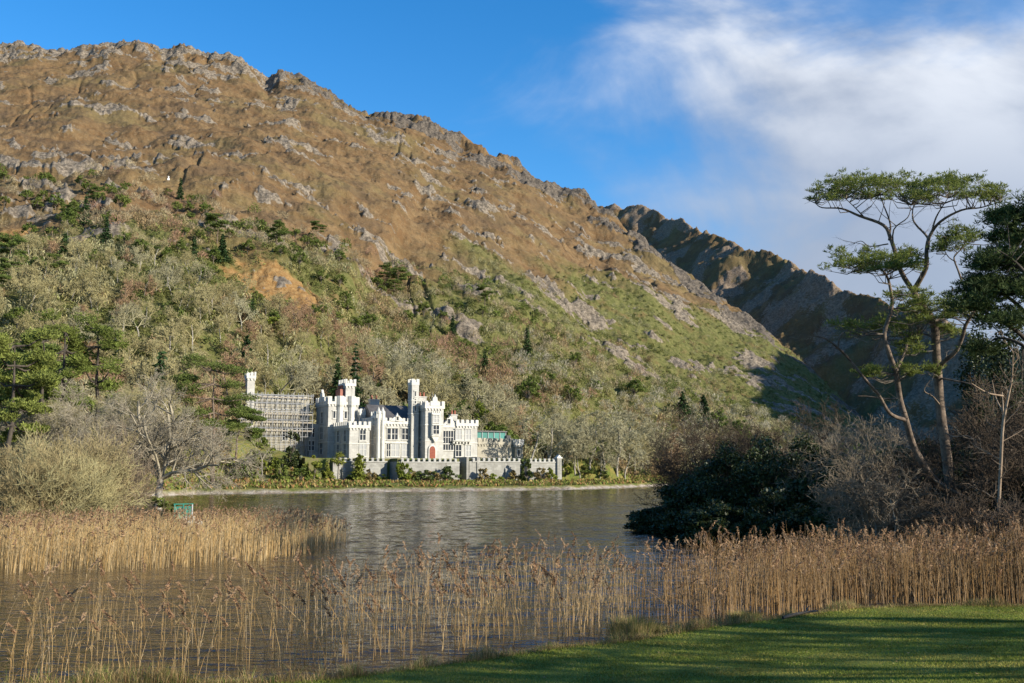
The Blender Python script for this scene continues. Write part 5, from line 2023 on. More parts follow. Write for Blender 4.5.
# ------------------------------------------------------------------ reeds
M['reed'] = tint_mat('reed_straw', 0.8, 0.35, 0.2, 2.0, 0.2)
STRAW = np.array([[0.56, 0.41, 0.20], [0.62, 0.48, 0.27], [0.50, 0.34, 0.15], [0.57, 0.46, 0.29]])
PLUME = np.array([[0.34, 0.21, 0.115], [0.28, 0.165, 0.09], [0.38, 0.255, 0.15]])


def reed_geo(rng, B, H, lean, rad=0.009, leaves=3, plume_frac=0.8, nplume=12, psize=0.16, mul=(1, 1, 1)):
    """many reeds at once; returns (V,tri/quad F,tint) for stems+leaves and for plumes"""
    n = len(B)
    if n > 1:
        lean = lean + np.where((rng.random(n) < 0.09)[:, None], rng.normal(0, 0.42, (n, 2)), 0.0)
    az = rng.uniform(0, 2 * np.pi, n)
    L = np.stack([lean[:, 0] + 0.05 * np.cos(az), lean[:, 1] + 0.05 * np.sin(az)], axis=1) * H[:, None]
    ks = np.array([0, 0.4, 0.75, 1.0])
    pts = [np.concatenate([B[:, :2] + L * k ** 2, (B[:, 2] + H * k * (1 - 0.12 * k * np.hypot(L[:, 0], L[:, 1]) / H))[:, None]], axis=1) for k in ks]
    segs = []
    for j in range(3):
        r0 = rad * (1 - 0.28 * j); r1 = rad * (1 - 0.28 * (j + 1))
        segs.append(np.concatenate([pts[j], pts[j + 1], np.full((n, 1), r0), np.full((n, 1), r1)], axis=1))
    V, F = tubes(np.concatenate(segs), 3)
    c = STRAW[rng.integers(0, 4, n)] * rng.uniform(0.75, 1.2, (n, 1)) * np.array(mul)
    T = np.repeat(np.tile(c, (3, 1)), 6, axis=0)
    Vs, Fs, Ts = [V], [F], [T]; nb = len(V)
    for l in range(leaves):
        k = rng.uniform(0.25, 0.9, n)[:, None]
        p = np.where(k < 0.4, pts[0] + (pts[1] - pts[0]) * k / 0.4, np.where(k < 0.75, pts[1] + (pts[2] - pts[1]) * (k - 0.4) / 0.35, pts[2] + (pts[3] - pts[2]) * (k - 0.75) / 0.25))
        a = rng.uniform(0, 2 * np.pi, n); ll = rng.uniform(0.18, 0.45, n) * np.minimum(1, H / 2)
        up = rng.uniform(0.5, 1.6, n)
        d = np.stack([np.cos(a), np.sin(a), up], axis=1); d /= np.linalg.norm(d, axis=1, keepdims=True)
        w = np.stack([-np.sin(a), np.cos(a), 0 * a], axis=1) * 0.010
        m = p + d * ll[:, None] * 0.5
        e = m + np.stack([np.cos(a), np.sin(a), up * 0.2 - 0.3], axis=1) * (ll * 0.5)[:, None]
        v = np.stack([p, m - w, e, m + w], axis=1).reshape(-1, 3)
        Vs.append(v); Fs.append(np.arange(4 * n).reshape(-1, 4) + nb); nb += 4 * n
        Ts.append(np.repeat(c * rng.uniform(0.8, 1.1, (n, 1)), 4, axis=0))
    stem = (np.concatenate(Vs), np.concatenate(Fs), np.concatenate(Ts))
    has = rng.random(n) < plume_frac
    t = pts[3][has]; m = len(t)
    if m == 0:
        return stem, None
    dirp = (pts[3] - pts[2])[has]; dirp /= np.linalg.norm(dirp, axis=1, keepdims=True)
    side = np.stack([lean[has, 0] + 0.15 * np.cos(az[has]), lean[has, 1] + 0.15 * np.sin(az[has]), 0 * az[has]], axis=1); side /= np.linalg.norm(side, axis=1, keepdims=True) + 1e-9
    f = rng.uniform(0, 1, (m, nplume, 1))
    pl = rng.uniform(0.22, 0.36, (m, 1, 1))
    P = t[:, None, :] + dirp[:, None, :] * (f - 0.35) * pl + side[:, None, :] * (f ** 1.5) * pl * 0.45 + rng.normal(0, 0.022, (m, nplume, 3)) * (1.2 - f)
    D = dirp[:, None, :] * 0.7 + side[:, None, :] * 0.8 + rng.normal(0, 0.35, (m, nplume, 3))
    Vp, Fp = leaf_quads(rng, P.reshape(-1, 3), psize, 0.28, 0, dirs=D.reshape(-1, 3) * 2)
    cp_ = PLUME[rng.integers(0, 3, m)] * rng.uniform(0.75, 1.2, (m, 1))
    return stem, (Vp, Fp, np.repeat(cp_, nplume * 4, axis=0))


def reed_bed(name, label, rng, B, H, lean, **kw):
    s, p = reed_geo(rng, B, H, lean, **kw)
    V = np.concatenate([s[0], p[0]]); F = np.concatenate([s[1], p[1] + len(s[0])]); T = np.concatenate([s[2], p[2]])
    o = link(name, mesh_np(name, V, [F], M['reed'], attrs={'tint': T}))
    tag(o, label, 'reeds', kind='stuff')
    return o


def scatter_poly(rng, P, n):
    P = np.array(P, float)
    lo, hi = P.min(0), P.max(0)
    out = []
    while sum(len(o) for o in out) < n:
        q = rng.uniform(lo, hi, (n * 2, 2))
        out.append(q[poly_sd(q[:, 0], q[:, 1], P) > 0])
    return np.concatenate(out)[:n]


def build_reeds():
    rng = np.random.default_rng(17)
    # left bed
    f = [tuple(onz(px, py, 0)[:2]) for px, py in ((-120, 578), (-20, 575), (60, 573), (130, 571), (200, 567), (260, 561), (300, 556), (328, 549), (346, 542), (340, 534), (310, 532), (260, 533), (200, 538))]
    poly = f + [(-33, 60), (-48, 58), (-70, 50)]
    q = scatter_poly(rng, poly, 8500)
    q += 0.5 * np.stack([fbm(q[:, 0] / 3, q[:, 1] / 3, 1, 2), fbm(q[:, 0] / 3 + 5, q[:, 1] / 3, 2, 2)], axis=1)
    edge_d = poly_sd(q[:, 0], q[:, 1], np.array(poly))
    H = 2.05 * (0.80 + 0.20 * ss(edge_d, 0, 3)) + rng.normal(0, 0.16, len(q)) + 0.25 * fbm(q[:, 0] / 2.5, q[:, 1] / 2.5, 4, 2)
    px_ = 512 + 1000 * q[:, 0] / q[:, 1]
    H = H * (1 - 0.22 * ss(px_, 230, 340))
    lean = np.stack([0.05 + 0.05 * rng.normal(size=len(q)) + 0.05 * fbm(q[:, 0] / 2, q[:, 1] / 2, 9, 2), 0.05 * rng.normal(size=len(q))], axis=1)
    B = np.concatenate([q, np.full((len(q), 1), -0.15)], axis=1)
    reed_bed('reed_bed', 'dense golden reed bed along the left spit', rng, B, np.maximum(H, 0.8), lean, rad=0.012, leaves=3, plume_frac=0.30, nplume=9, psize=0.16, mul=(1.2, 1.14, 1.02))
    # right bed between lawn and promontory
    poly = [tuple(onz(px, py, 0.1)[:2]) for px, py in ((1120, 602), (1024, 602), (950, 602), (860, 603), (760, 616), (690, 628), (655, 632))] + [tuple(onz(px, py, 0)[:2]) for px, py in ((610, 612), (620, 598), (660, 588), (720, 582), (800, 578), (900, 577), (1000, 577))] + [(30, 41), (34, 34)]
    q = scatter_poly(rng, poly, 7800)
    px_ = 512 + 1000 * q[:, 0] / q[:, 1]
    keep = rng.random(len(q)) < 0.16 + 0.84 * ss(px_ + 60 * fbm(q[:, 0] / 2, q[:, 1] / 2, 3, 2), 640, 800)
    q = q[keep]; px_ = px_[keep]
    H = 1.85 + rng.normal(0, 0.28, len(q)) + 0.35 * fbm(q[:, 0] / 2.2, q[:, 1] / 2.2, 14, 2)
    z = np.maximum(near_z(q[:, 0], q[:, 1])[0], -0.2) - 0.05
    lean = np.stack([0.02 + 0.06 * rng.normal(size=len(q)) + 0.10 * fbm(q[:, 0] / 2.5, q[:, 1] / 2.5, 19, 2), 0.06 * rng.normal(size=len(q))], axis=1)
    reed_bed('reed_bed', 'dense brown reed bed between the lawn and the dark promontory', rng, np.concatenate([q, z[:, None]], axis=1), np.maximum(H, 1.0), lean, rad=0.010, leaves=3, plume_frac=0.28, nplume=16, psize=0.13, mul=(0.68, 0.58, 0.51))
    # sparse reeds in the open water in front: the nearest are single plants
    protos = []
    for i in range(10):
        h = 1.0
        Hh = np.array([rng.uniform(1.8, 2.5)])
        le = np.array([[rng.normal(0.04, 0.13), rng.normal(0, 0.08)]]) * (3.2 if i == 7 else 1.0)
        s, p = reed_geo(rng, np.zeros((1, 3)), Hh, le, rad=0.0088, leaves=6, mul=(0.98, 0.92, 0.86), plume_frac=2.0 if i % 5 < 2 else -1, nplume=44, psize=0.11)
        sm = mesh_np('stem', s[0], [s[1]], M['reed'], attrs={'tint': s[2]})
        pm = mesh_np('plume', p[0], [p[1]], M['reed'], attrs={'tint': p[2]}) if p else None
        protos.append((sm, pm, float(Hh[0])))
    poly = np.array([tuple(onz(px, py, 0)[:2]) for px, py in ((-60, 690), (120, 690), (260, 676), (400, 660), (520, 646), (620, 634), (640, 610), (600, 585), (500, 590), (400, 600), (200, 625), (60, 640), (-60, 650))])
    q = scatter_poly(rng, poly, 5200)
    dl = near_z(q[:, 0], q[:, 1])[1]
    px_ = 512 + 1000 * q[:, 0] / q[:, 1]
    cl = fbm(q[:, 0] / 1.6, q[:, 1] / 1.6, 23, 3)
    w = (0.30 + 0.60 * ss(cl, -0.3, 0.4)) * (0.22 + 0.78 * ss(-dl, 6.5, 0.8)) * (0.55 + 0.45 * ss(px_, 250, 600)) 
    keep = (rng.random(len(q)) < w * 1.12) & (dl < -0.5)
    q = q[keep]
    o_ = np.argsort(q[:, 1]); q = q[o_]
    rnd = random.Random(5)
    firsts = {}
    n_ind = 290
    for i in range(min(n_ind, len(q))):
        k = rnd.randrange(10)
        sm, pm, h = protos[k]
        z = max(ground_near(q[i, 0], q[i, 1]), -0.25) - 0.05
        px = 512 + 1000 * q[i, 0] / q[i, 1]
        where = 'at the bottom left of the water' if px < 180 else 'in front of the open water left of centre' if px < 400 else 'in the shallows beside the lawn edge'
        plumed = pm is not None
        lab = ('tall dry reed with a brown plume ' if plumed else 'bare dry reed stalk without plume ') + where
        if k not in firsts:
            o = empty('reed'); link('stem', sm, o)
            if plumed: link('plume', pm, o)
            firsts[k] = o
        else:
            o = copy_tree(firsts[k])
        o.location = (q[i, 0], q[i, 1], z); o.rotation_euler = (0, 0, rnd.gauss(0.0, 0.5))
        s_ = rnd.uniform(0.72, 1.12); o.scale = (1, 1, s_)
        tag(o, lab, 'reed', lab)
    if len(q) > n_ind:
        q2 = q[n_ind:]
        H = rng.uniform(1.5, 2.4, len(q2))
        le = np.stack([rng.normal(0.03, 0.08, len(q2)), rng.normal(0, 0.05, len(q2))], axis=1)
        z = np.maximum(near_z(q2[:, 0], q2[:, 1])[0], -0.25) - 0.05
        reed_bed('sparse_reeds', 'thin scattering of reeds further out in the shallow water', rng, np.concatenate([q2, z[:, None]], axis=1), H, le, rad=0.0085, leaves=4, plume_frac=0.4, nplume=26, psize=0.11, mul=(0.95, 0.88, 0.82))
    print('reeds', len(q))


build_reeds()

# ------------------------------------------------------------------ the right-hand promontory
def path_segs(pts, radii, lvl=0):
    """smooth tube through 3-D points"""
    P = np.array(pts, float); n = len(P)
    t = np.linspace(0, n - 1, (n - 1) * 4 + 1)
    Pp = np.concatenate([[2 * P[0] - P[1]], P, [2 * P[-1] - P[-2]]])
    out = []
    for x in t:
        i = min(int(x), n - 2); f = x - i
        a, b, c, d = Pp[i], Pp[i + 1], Pp[i + 2], Pp[i + 3]
        out.append(0.5 * ((2 * b) + (-a + c) * f + (2 * a - 5 * b + 4 * c - d) * f * f + (-a + 3 * b - 3 * c + d) * f ** 3))
    rr = np.interp(t, np.linspace(0, n - 1, len(radii)), radii)
    return [(*out[i], *out[i + 1], rr[i], rr[i + 1], lvl) for i in range(len(out) - 1)], np.array(out)


def hero_pine():
    Y = 52.0
    base = at(953, 516, Y); base[2] = ground_near(base[0], base[1]) - 0.3
    rng = np.random.default_rng(77)

    def P(px, py, dy=0.0):
        return at(px, py, Y + dy) - base
    trunk, limbs, nodes = [], [], []

    def limb(pts, radii, lvl, store=True):
        pp = [P(*p) for p in pts]
        for z_ in range(1, len(pp) - 1): pp[z_] = pp[z_] + _jr.normal(0, 0.10 if lvl else 0.05, 3)
        s, o = path_segs(pp, [r_ * (0.82 if lvl else 0.92) for r_ in radii], lvl)
        if lvl == 0: trunk.extend(s)
        else: limbs.append(s)
        if store: nodes.append(o)
    _jr = np.random.default_rng(6)
    limb([(954, 522), (951, 492), (947, 455), (941, 415), (938, 385), (937, 350), (933, 325), (921, 302), (913, 291)], (0.42, 0.30, 0.27, 0.25, 0.24, 0.23, 0.21, 0.18), 0)
    limb([(951, 494), (938, 482, -.5), (928, 470, -1), (916, 446, -1.6), (905, 420, -2), (901, 398, -2), (896, 375, -2.2), (888, 356, -2.5), (885, 335, -2.6), (888, 310, -2.5), (890, 296, -2.4), (884, 275, -2.5), (873, 263, -2.8)], (0.26, 0.22, 0.19, 0.17, 0.15, 0.12, 0.09, 0.05), 1)
    limb([(913, 291), (903, 272, .3), (894, 254, .5), (889, 240, .6), (880, 227, .8), (863, 216, 1.0), (842, 209, 1.4), (823, 206, 1.8), (815, 203, 2.0)], (0.17, 0.14, 0.12, 0.09, 0.05, 0.025), 1)
    limb([(914, 290), (924, 268, -.6), (928, 249, -1), (931, 235, -1.2), (943, 221, -1.5), (959, 211, -2), (980, 205, -2.4), (1000, 202, -2.8)], (0.17, 0.14, 0.11, 0.08, 0.05, 0.02), 1)
    limb([(928, 249, -1), (924, 235, -.4), (917, 223, 0), (912, 214, .5), (915, 200, .9)], (0.10, 0.07, 0.05, 0.02), 2)
    limb([(931, 235, -1.2), (938, 212, -1.8), (948, 198, -2.4)], (0.07, 0.05, 0.02), 2)
    limb([(889, 240, .6), (893, 222, 1.2), (888, 205, 1.8), (880, 195, 2.2)], (0.07, 0.05, 0.02), 2)
    limb([(894, 254, .5), (899, 232, -.4), (905, 218, -.8), (911, 205, -1)], (0.06, 0.04, 0.015), 2)
    limb([(888, 244, .6), (872, 245, 1.6), (860, 243, 2.2), (850, 246, 2.6)], (0.05, 0.03, 0.01), 2, False)
    limb([(863, 216, 1.0), (852, 202, 1.0), (838, 192, .8)], (0.05, 0.03, 0.015), 2)
    # right S-shaped limb that leaves the trunk low down
    limb([(939, 372), (946, 362, -1), (955, 352, -1.6), (961, 338, -2), (969, 325, -2.4), (974, 310, -2.6), (975, 297, -2.6), (966, 288, -2.6), (958, 276, -2.4), (956, 262, -2.2), (964, 250, -2), (970, 242, -2)], (0.15, 0.13, 0.11, 0.09, 0.07, 0.04, 0.02), 1)
    limb([(956, 262, -2.2), (947, 254, -1.6), (942, 245, -1)], (0.04, 0.02), 2)
    # dead limb far left and smaller dead snags
    limb([(905, 420, -2), (890, 409, -3), (878, 397, -3.4), (866, 381, -3.8), (850, 365, -4.2), (838, 350, -4.6), (827, 340, -5), (816, 336, -5.2)], (0.12, 0.10, 0.08, 0.06, 0.03), 1, False)
    limb([(838, 350, -4.6), (839, 337, -4.6), (847, 330, -4.4)], (0.05, 0.03), 2, False)
    limb([(901, 398, -2), (884, 402, -1.5), (866, 400, -1), (858, 396, -1)], (0.06, 0.04, 0.02), 2, False)
    limb([(896, 372, -2.2), (907, 358, -1.6), (910, 342, -1), (921, 334, -.6)], (0.09, 0.06, 0.03), 1)
    limb([(937, 350), (930, 338, 1), (921, 332, 1.6), (905, 333, 2.2), (886, 337, 2.6)], (0.10, 0.07, 0.04, 0.02), 1)
    limb([(940, 405), (931, 398, -1), (926, 388, -1.4), (930, 380, -1.6)], (0.06, 0.04, 0.02), 2, False)
    limb([(944, 432), (953, 440, -1), (966, 438, -2), (978, 444, -2.6)], (0.06, 0.04, 0.015), 2, False)
    limb([(938, 378), (958, 380, -1), (972, 388, -2), (990, 396, -3)], (0.07, 0.05, 0.02), 2, False)
    limb([(933, 325), (944, 312, 1), (949, 299, 1.4), (953, 288, 1.8)], (0.09, 0.06, 0.04), 1)
    allpts = np.concatenate(nodes)
    pads = [(862, 189, 46, 10, 3.0, 40, 1.0), (835, 193, 22, 8, 2.2, 14, 1.6), (893, 186, 20, 9, 2.4, 16, .8), (950, 190, 42, 9, 2.8, 36, -1.6), (985, 194, 20, 6, 2.0, 14, -2.4), (922, 195, 14, 8, 1.8, 10, -.6),
            (878, 262, 42, 9, 2.6, 34, -2.4), (850, 268, 18, 6, 1.8, 12, -2.6), (905, 262, 18, 9, 2.0, 14, -1.8), (937, 309, 38, 10, 2.6, 30, -.2), (915, 313, 20, 9, 2.0, 12, -.8), (962, 312, 16, 7, 1.8, 10, -1.6),
            (840, 327, 26, 5, 1.8, 14, -4.2), (884, 330, 28, 8, 2.0, 18, .5), (962, 240, 24, 10, 2.0, 18, -2), (944, 246, 10, 7, 1.2, 6, -1.2), (903, 374, 9, 5, 0.9, 5, -2), (931, 374, 9, 5, 0.9, 6, -.6), (868, 373, 10, 6, .9, 7, -2.8), (912, 350, 14, 7, 1.2, 9, -1.2), (945, 332, 16, 7, 1.4, 10, .6), (900, 298, 16, 8, 1.5, 9, -2.4)]
    P_n, tw = [], []
    for (px, py, rx, ry, ryy, n, dy) in pads:
        for i in range(int(n * 1.25)):
            a = rng.uniform(0, 6.283); r = math.sqrt(rng.uniform(0, 1))
            lob = 1 + 0.35 * math.sin(3 * a + px) + 0.2 * math.sin(5 * a + py)
            c = P(px + math.cos(a) * r * rx * lob, py + (1 - r * r) * -ry * 0.9 + rng.uniform(-0.7, 1.35) * ry, dy + math.sin(a) * r * ryy * lob)
            dd = np.linalg.norm(allpts - c, axis=1) + 1.2 * np.maximum(0, allpts[:, 2] - c[2] + 0.1)
            j = int(np.argmin(dd)); p0 = allpts[j]
            if np.linalg.norm(p0 - c) > 3.1: continue
            m = p0 * 0.45 + c * 0.55 - np.array([0, 0, 0.10 * np.linalg.norm(c - p0)]) + rng.normal(0, 0.08, 3)
            tw.append((*p0, *m, 0.030, 0.020, 3)); tw.append((*m, *c, 0.020, 0.008, 3))
            for b in range(2):
                e = c + rng.normal(0, 0.35, 3) * np.array([1, 1, 0.4])
                tw.append((*(m * .3 + c * .7), *e, 0.012, 0.006, 4))
            q = int(rng.integers(4, 20))
            off = rng.normal(size=(q, 3)) * np.array([0.26, 0.26, 0.13]); off[:, 2] = np.abs(off[:, 2]) * 1.1 - 0.05
            P_n.append(c + off)
    # fine dead twigs along the limbs
    rnd = random.Random(12); tp = []
    for lb in limbs:
        for sg in lb[4::5]:
            if rnd.random() < 0.55:
                a_ = rnd.uniform(0, 6.28)
                grow(rnd, tuple(sg[3:6]), _norm((math.cos(a_), math.sin(a_), rnd.uniform(-0.2, 0.7))), rnd.uniform(0.5, 1.5), 0.018, 3, 5, tw, tp, 0.04, 0.25, (2, 4), (25, 60))
    o = empty('pine_tree', tuple(base))
    tag(o, 'tall leaning twin stemmed pine with flat crowns against the sky on the right', 'pine')
    link('trunk', seg_mesh('trunk', trunk, M['bark_pine'], sides=(12,)), o)
    for lb in limbs:
        link('limb', seg_mesh('limb', lb, M['bark_pine'], sides=(9, 9, 7, 5)), o)
    link('twigs', seg_mesh('twigs', tw, M['bark']), o)
    V, F = needle_tufts(rng, np.concatenate(P_n), 0.23, 10, 0.075)
    link('crown', mesh_np('crown', V, [F], M['needle_hero']), o)


M['needle_hero'] = two_tone('fresh_pine_needles', (0.115, 0.150, 0.030), (0.190, 0.215, 0.050), 1.3, 0.7, 0.4, c3=(0.20, 0.18, 0.055))
hero_pine()


def dark_pine():
    """dense pine half out of the frame on the right"""
    Y = 43.0
    base = at(1062, 540, Y); base[2] = ground_near(base[0], base[1]) - 0.3
    rng = np.random.default_rng(78)
    P = lambda px, py, dy=0.0: at(px, py, Y + dy) - base
    trunk, limbs, tw, nodes, P_n = [], [], [], [], []
    s, o = path_segs([P(1062, 545), P(1064, 460), P(1058, 380), (P(1052, 310)), P(1048, 250), P(1045, 200)], (0.42, 0.36, 0.30, 0.2, 0.08), 0); trunk += s; nodes.append(o)
    for pts in ([(1058, 385), (1035, 350, -1), (1015, 330, -1.6), (995, 318, -2), (978, 305, -2)], [(1054, 340), (1030, 318, 1), (1012, 300, 1.4), (990, 288, 1.6), (970, 282, 1.6)],
                [(1052, 310), (1035, 285, -2), (1015, 262, -2.4), (998, 250, -2.6)], [(1048, 260), (1030, 240, 1), (1012, 226, 1.6), (1002, 222, 1.8)], [(1058, 390), (1040, 365, 1.6), (1022, 345, 2), (1000, 338, 2.6), (985, 345, 3)],
                [(1048, 255), (1080, 240), (1110, 230)], [(1054, 330), (1085, 310), (1120, 290)]):
        s, o = path_segs([P(*p) for p in pts], (0.14, 0.10, 0.06, 0.02), 1); limbs += s; nodes.append(o)
    ap = np.concatenate(nodes)
    for (px, py, rx, ry, ryy, n, dy) in [(1018, 218, 26, 9, 2.4, 26, 1), (1015, 240, 22, 9, 2, 20, .5), (998, 262, 26, 11, 2.6, 30, -.5), (1022, 262, 24, 12, 2.4, 26, 1), (985, 288, 24, 11, 2.4, 28, 0), (1015, 290, 26, 13, 2.6, 30, -1),
                                         (975, 305, 18, 8, 1.8, 16, -1.6), (1005, 318, 24, 9, 2.2, 20, -2), (1050, 205, 30, 12, 2.6, 24, 0), (1060, 240, 36, 16, 3, 30, 0), (1070, 285, 40, 18, 3, 34, 0), (1100, 260, 30, 20, 3, 24, 0), (985, 350, 14, 6, 1.4, 8, 2.6)]:
        for i in range(n):
            a = rng.uniform(0, 6.283); r = math.sqrt(rng.uniform(0, 1))
            c = P(px + math.cos(a) * r * rx, py - (1 - r * r) * ry * 0.5 + rng.uniform(-0.5, 0.8) * ry, dy + math.sin(a) * r * ryy)
            j = int(np.argmin(np.linalg.norm(ap - c, axis=1))); p0 = ap[j]
            m = p0 * 0.5 + c * 0.5 - np.array([0, 0, 0.1])
            tw.append((*p0, *m, 0.03, 0.02, 3)); tw.append((*m, *c, 0.02, 0.008, 3))
            off = rng.normal(size=(int(rng.integers(12, 36)), 3)) * np.array([0.30, 0.30, 0.15])
            P_n.append(c + off)
    o = empty('pine_tree', tuple(base)); tag(o, 'dense dark pine cut off by the right edge beside the twin stemmed pine', 'pine')
    link('trunk', seg_mesh('trunk', trunk, M['bark_dark'], sides=(12,)), o)
    link('limb', seg_mesh('limb', limbs, M['bark_dark'], sides=(9, 9, 7, 5)), o)
    link('twigs', seg_mesh('twigs', tw, M['bark_dark']), o)
    V, F = needle_tufts(rng, np.concatenate(P_n), 0.25, 8, 0.08)
    link('crown', mesh_np('crown', V, [F], M['needle_deep']), o)


M['needle_deep'] = two_tone('deep_pine_needles', (0.026, 0.042, 0.013), (0.070, 0.095, 0.026), 0.9, 0.75, 0.2)
dark_pine()


def promontory():
    # dark evergreen shrubs falling to the water
    L = [(655, 531, 74, 507, 44, 'low dark rhododendron at the water tip of the promontory'), (676, 531, 72, 488, 52, 'dark rhododendron next to the tip of the promontory'),
         (702, 532, 70, 462, 62, 'dark rounded rhododendron in the left of the dark mass'), (732, 533, 68, 444, 70, 'tall dark rhododendron crowning the left of the promontory'),
         (768, 534, 66, 434, 76, 'tallest dark rhododendron in the middle of the promontory'), (806, 534, 63, 440, 76, 'dark rhododendron below the grey bare thicket'),
         (846, 534, 60, 452, 74, 'dark rhododendron left of the pale twiggy shrub'), (886, 534, 60, 455, 74, 'dark evergreen behind the pale twiggy shrub'),
         (925, 532, 62, 440, 74, 'dark evergreen behind the twin pine trunks'), (715, 536, 62, 496, 56, 'low dark bush at the front edge of the promontory'),
         (775, 538, 57, 492, 60, 'low dark bush behind the reed plumes'), (840, 540, 54, 500, 60, 'low dark bush left of the pine base'), (975, 536, 56, 445, 78, 'dark evergreen right of the pine trunks'),
         (1020, 540, 52, 455, 80, 'dark evergreen at the right edge behind the reeds'), (688, 534, 66, 506, 46, 'small dark bush close to the water'), (1000, 520, 72, 372, 70, 'dark ivy clad tree behind the pale birch trunk'), (985, 530, 64, 335, 46, 'tall dark ivy clad tree below the dark pine'), (1022, 530, 60, 322, 56, 'tall dark ivy clad tree at the right edge')]
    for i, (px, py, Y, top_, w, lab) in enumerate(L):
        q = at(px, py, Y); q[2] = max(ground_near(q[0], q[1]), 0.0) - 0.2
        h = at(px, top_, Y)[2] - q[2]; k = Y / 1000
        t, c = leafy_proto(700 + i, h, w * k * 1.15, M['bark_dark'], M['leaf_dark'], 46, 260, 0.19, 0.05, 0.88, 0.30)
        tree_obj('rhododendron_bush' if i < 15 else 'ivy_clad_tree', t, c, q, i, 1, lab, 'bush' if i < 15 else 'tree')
    B = [(690, 530, 78, 436, 5, 'twig_dark', 'dark bare tree behind the left end of the promontory'), (722, 530, 78, 412, 5, 'twig_dark', 'dusky bare tree on top of the promontory'),
         (752, 530, 76, 405, 6, 'twig_dark', 'dusky bare tree right of the promontory top'), (790, 530, 72, 402, 5, 'twig_dark', 'wide dark bare tree in the middle of the promontory'),
         (826, 528, 68, 384, 3, 'twig_dusk', 'grey bare thicket tree below the dead pine limb'), (862, 528, 62, 395, 3, 'twig_dusk', 'grey bare tree left of the twin pine'),
         (974, 536, 58, 415, 4, 'twig_dark', 'brown bare thicket right of the pine base'), (1004, 538, 57, 385, 4, 'twig_dark', 'tall brown bare thicket behind the pale birch trunk'), (1024, 540, 50, 378, 4, 'twig_dark', 'brown bare thicket at the right edge'),
         (930, 534, 56, 420, 5, 'twig_dark', 'dark bare thicket between the pine trunks'), (1050, 540, 52, 360, 4, 'twig_dark', 'brown bare tree just cut by the right edge'), (890, 540, 52, 446, 5, 'twig_dusk', 'pale twiggy shrub catching light left of the pine base'),
         (872, 542, 50, 462, 5, 'twig_dusk', 'low pale twiggy shrub above the reed plumes'), (985, 545, 44, 470, 7, 'twig_dark', 'low brown twiggy shrub right of the pine base'), (1015, 548, 42, 478, 7, 'twig_dark', 'low brown twiggy shrub at the right edge')]
    for i, (px, py, Y, top_, st, m, lab) in enumerate(B):
        near_tree(px, py, Y, top_, lambda h, i=i, st=st, m=m: bare_proto(730 + i, h * 1.05, M['bark_grey'] if m == 'twig_dusk' else M['bark'], M[m], 4, 0.010, 0.65, st, (4, 6), 0.12, max(0.05, h * 0.012), 0.2, 0.03),
                  lab, 'bare_tree' if top_ < 440 else 'bare_shrub', 'bare tree' if top_ < 440 else 'shrub')
    # pale slender birch
    Y = 46
    base = at(1000, 540, Y); base[2] = ground_near(base[0], base[1]) - 0.3
    P = lambda px, py, dy=0.0: at(px, py, Y + dy) - base
    s, o = path_segs([P(998, 545), P(999, 500), P(1001, 460), P(1003, 425), P(1008, 398), P(1012, 378), P(1013, 352)], (0.085, 0.075, 0.065, 0.045, 0.015), 0)
    l = []
    rnd = random.Random(3); tips = []
    l += path_segs([P(1002, 440), P(1003, 410, .6), P(1002, 392, 1)], (0.05, 0.02), 1)[0]
    l += path_segs([P(1003, 396), P(988, 393, -.6), P(974, 385, -1.2), (P(962, 376, -1.6))], (0.05, 0.03, 0.012), 1)[0]
    l += path_segs([P(1003, 412), P(996, 398, .5), P(992, 380, .8)], (0.04, 0.015), 1)[0]
    for j in range(4, len(o), 2):
        a = rnd.uniform(0, 6.28)
        grow(rnd, tuple(o[j]), _norm((math.cos(a), math.sin(a), 0.5)), 1.3, 0.022, 2, 4, l, tips, 0.03, 0.2, (2, 4))
    b = empty('birch_tree', tuple(base)); tag(b, 'slender pale birch trunk lit by the sun near the right edge', 'birch')
    link('trunk', seg_mesh('trunk', s, M['bark_birch'], sides=(10,)), b)
    link('crown', seg_mesh('crown', l, M['bark_birch'], 0.006), b)


M['bark_birch'] = two_tone('birch_bark', (0.24, 0.175, 0.12), (0.33, 0.25, 0.18), 3.0, 0.8, c3=(0.12, 0.09, 0.07))
promontory()


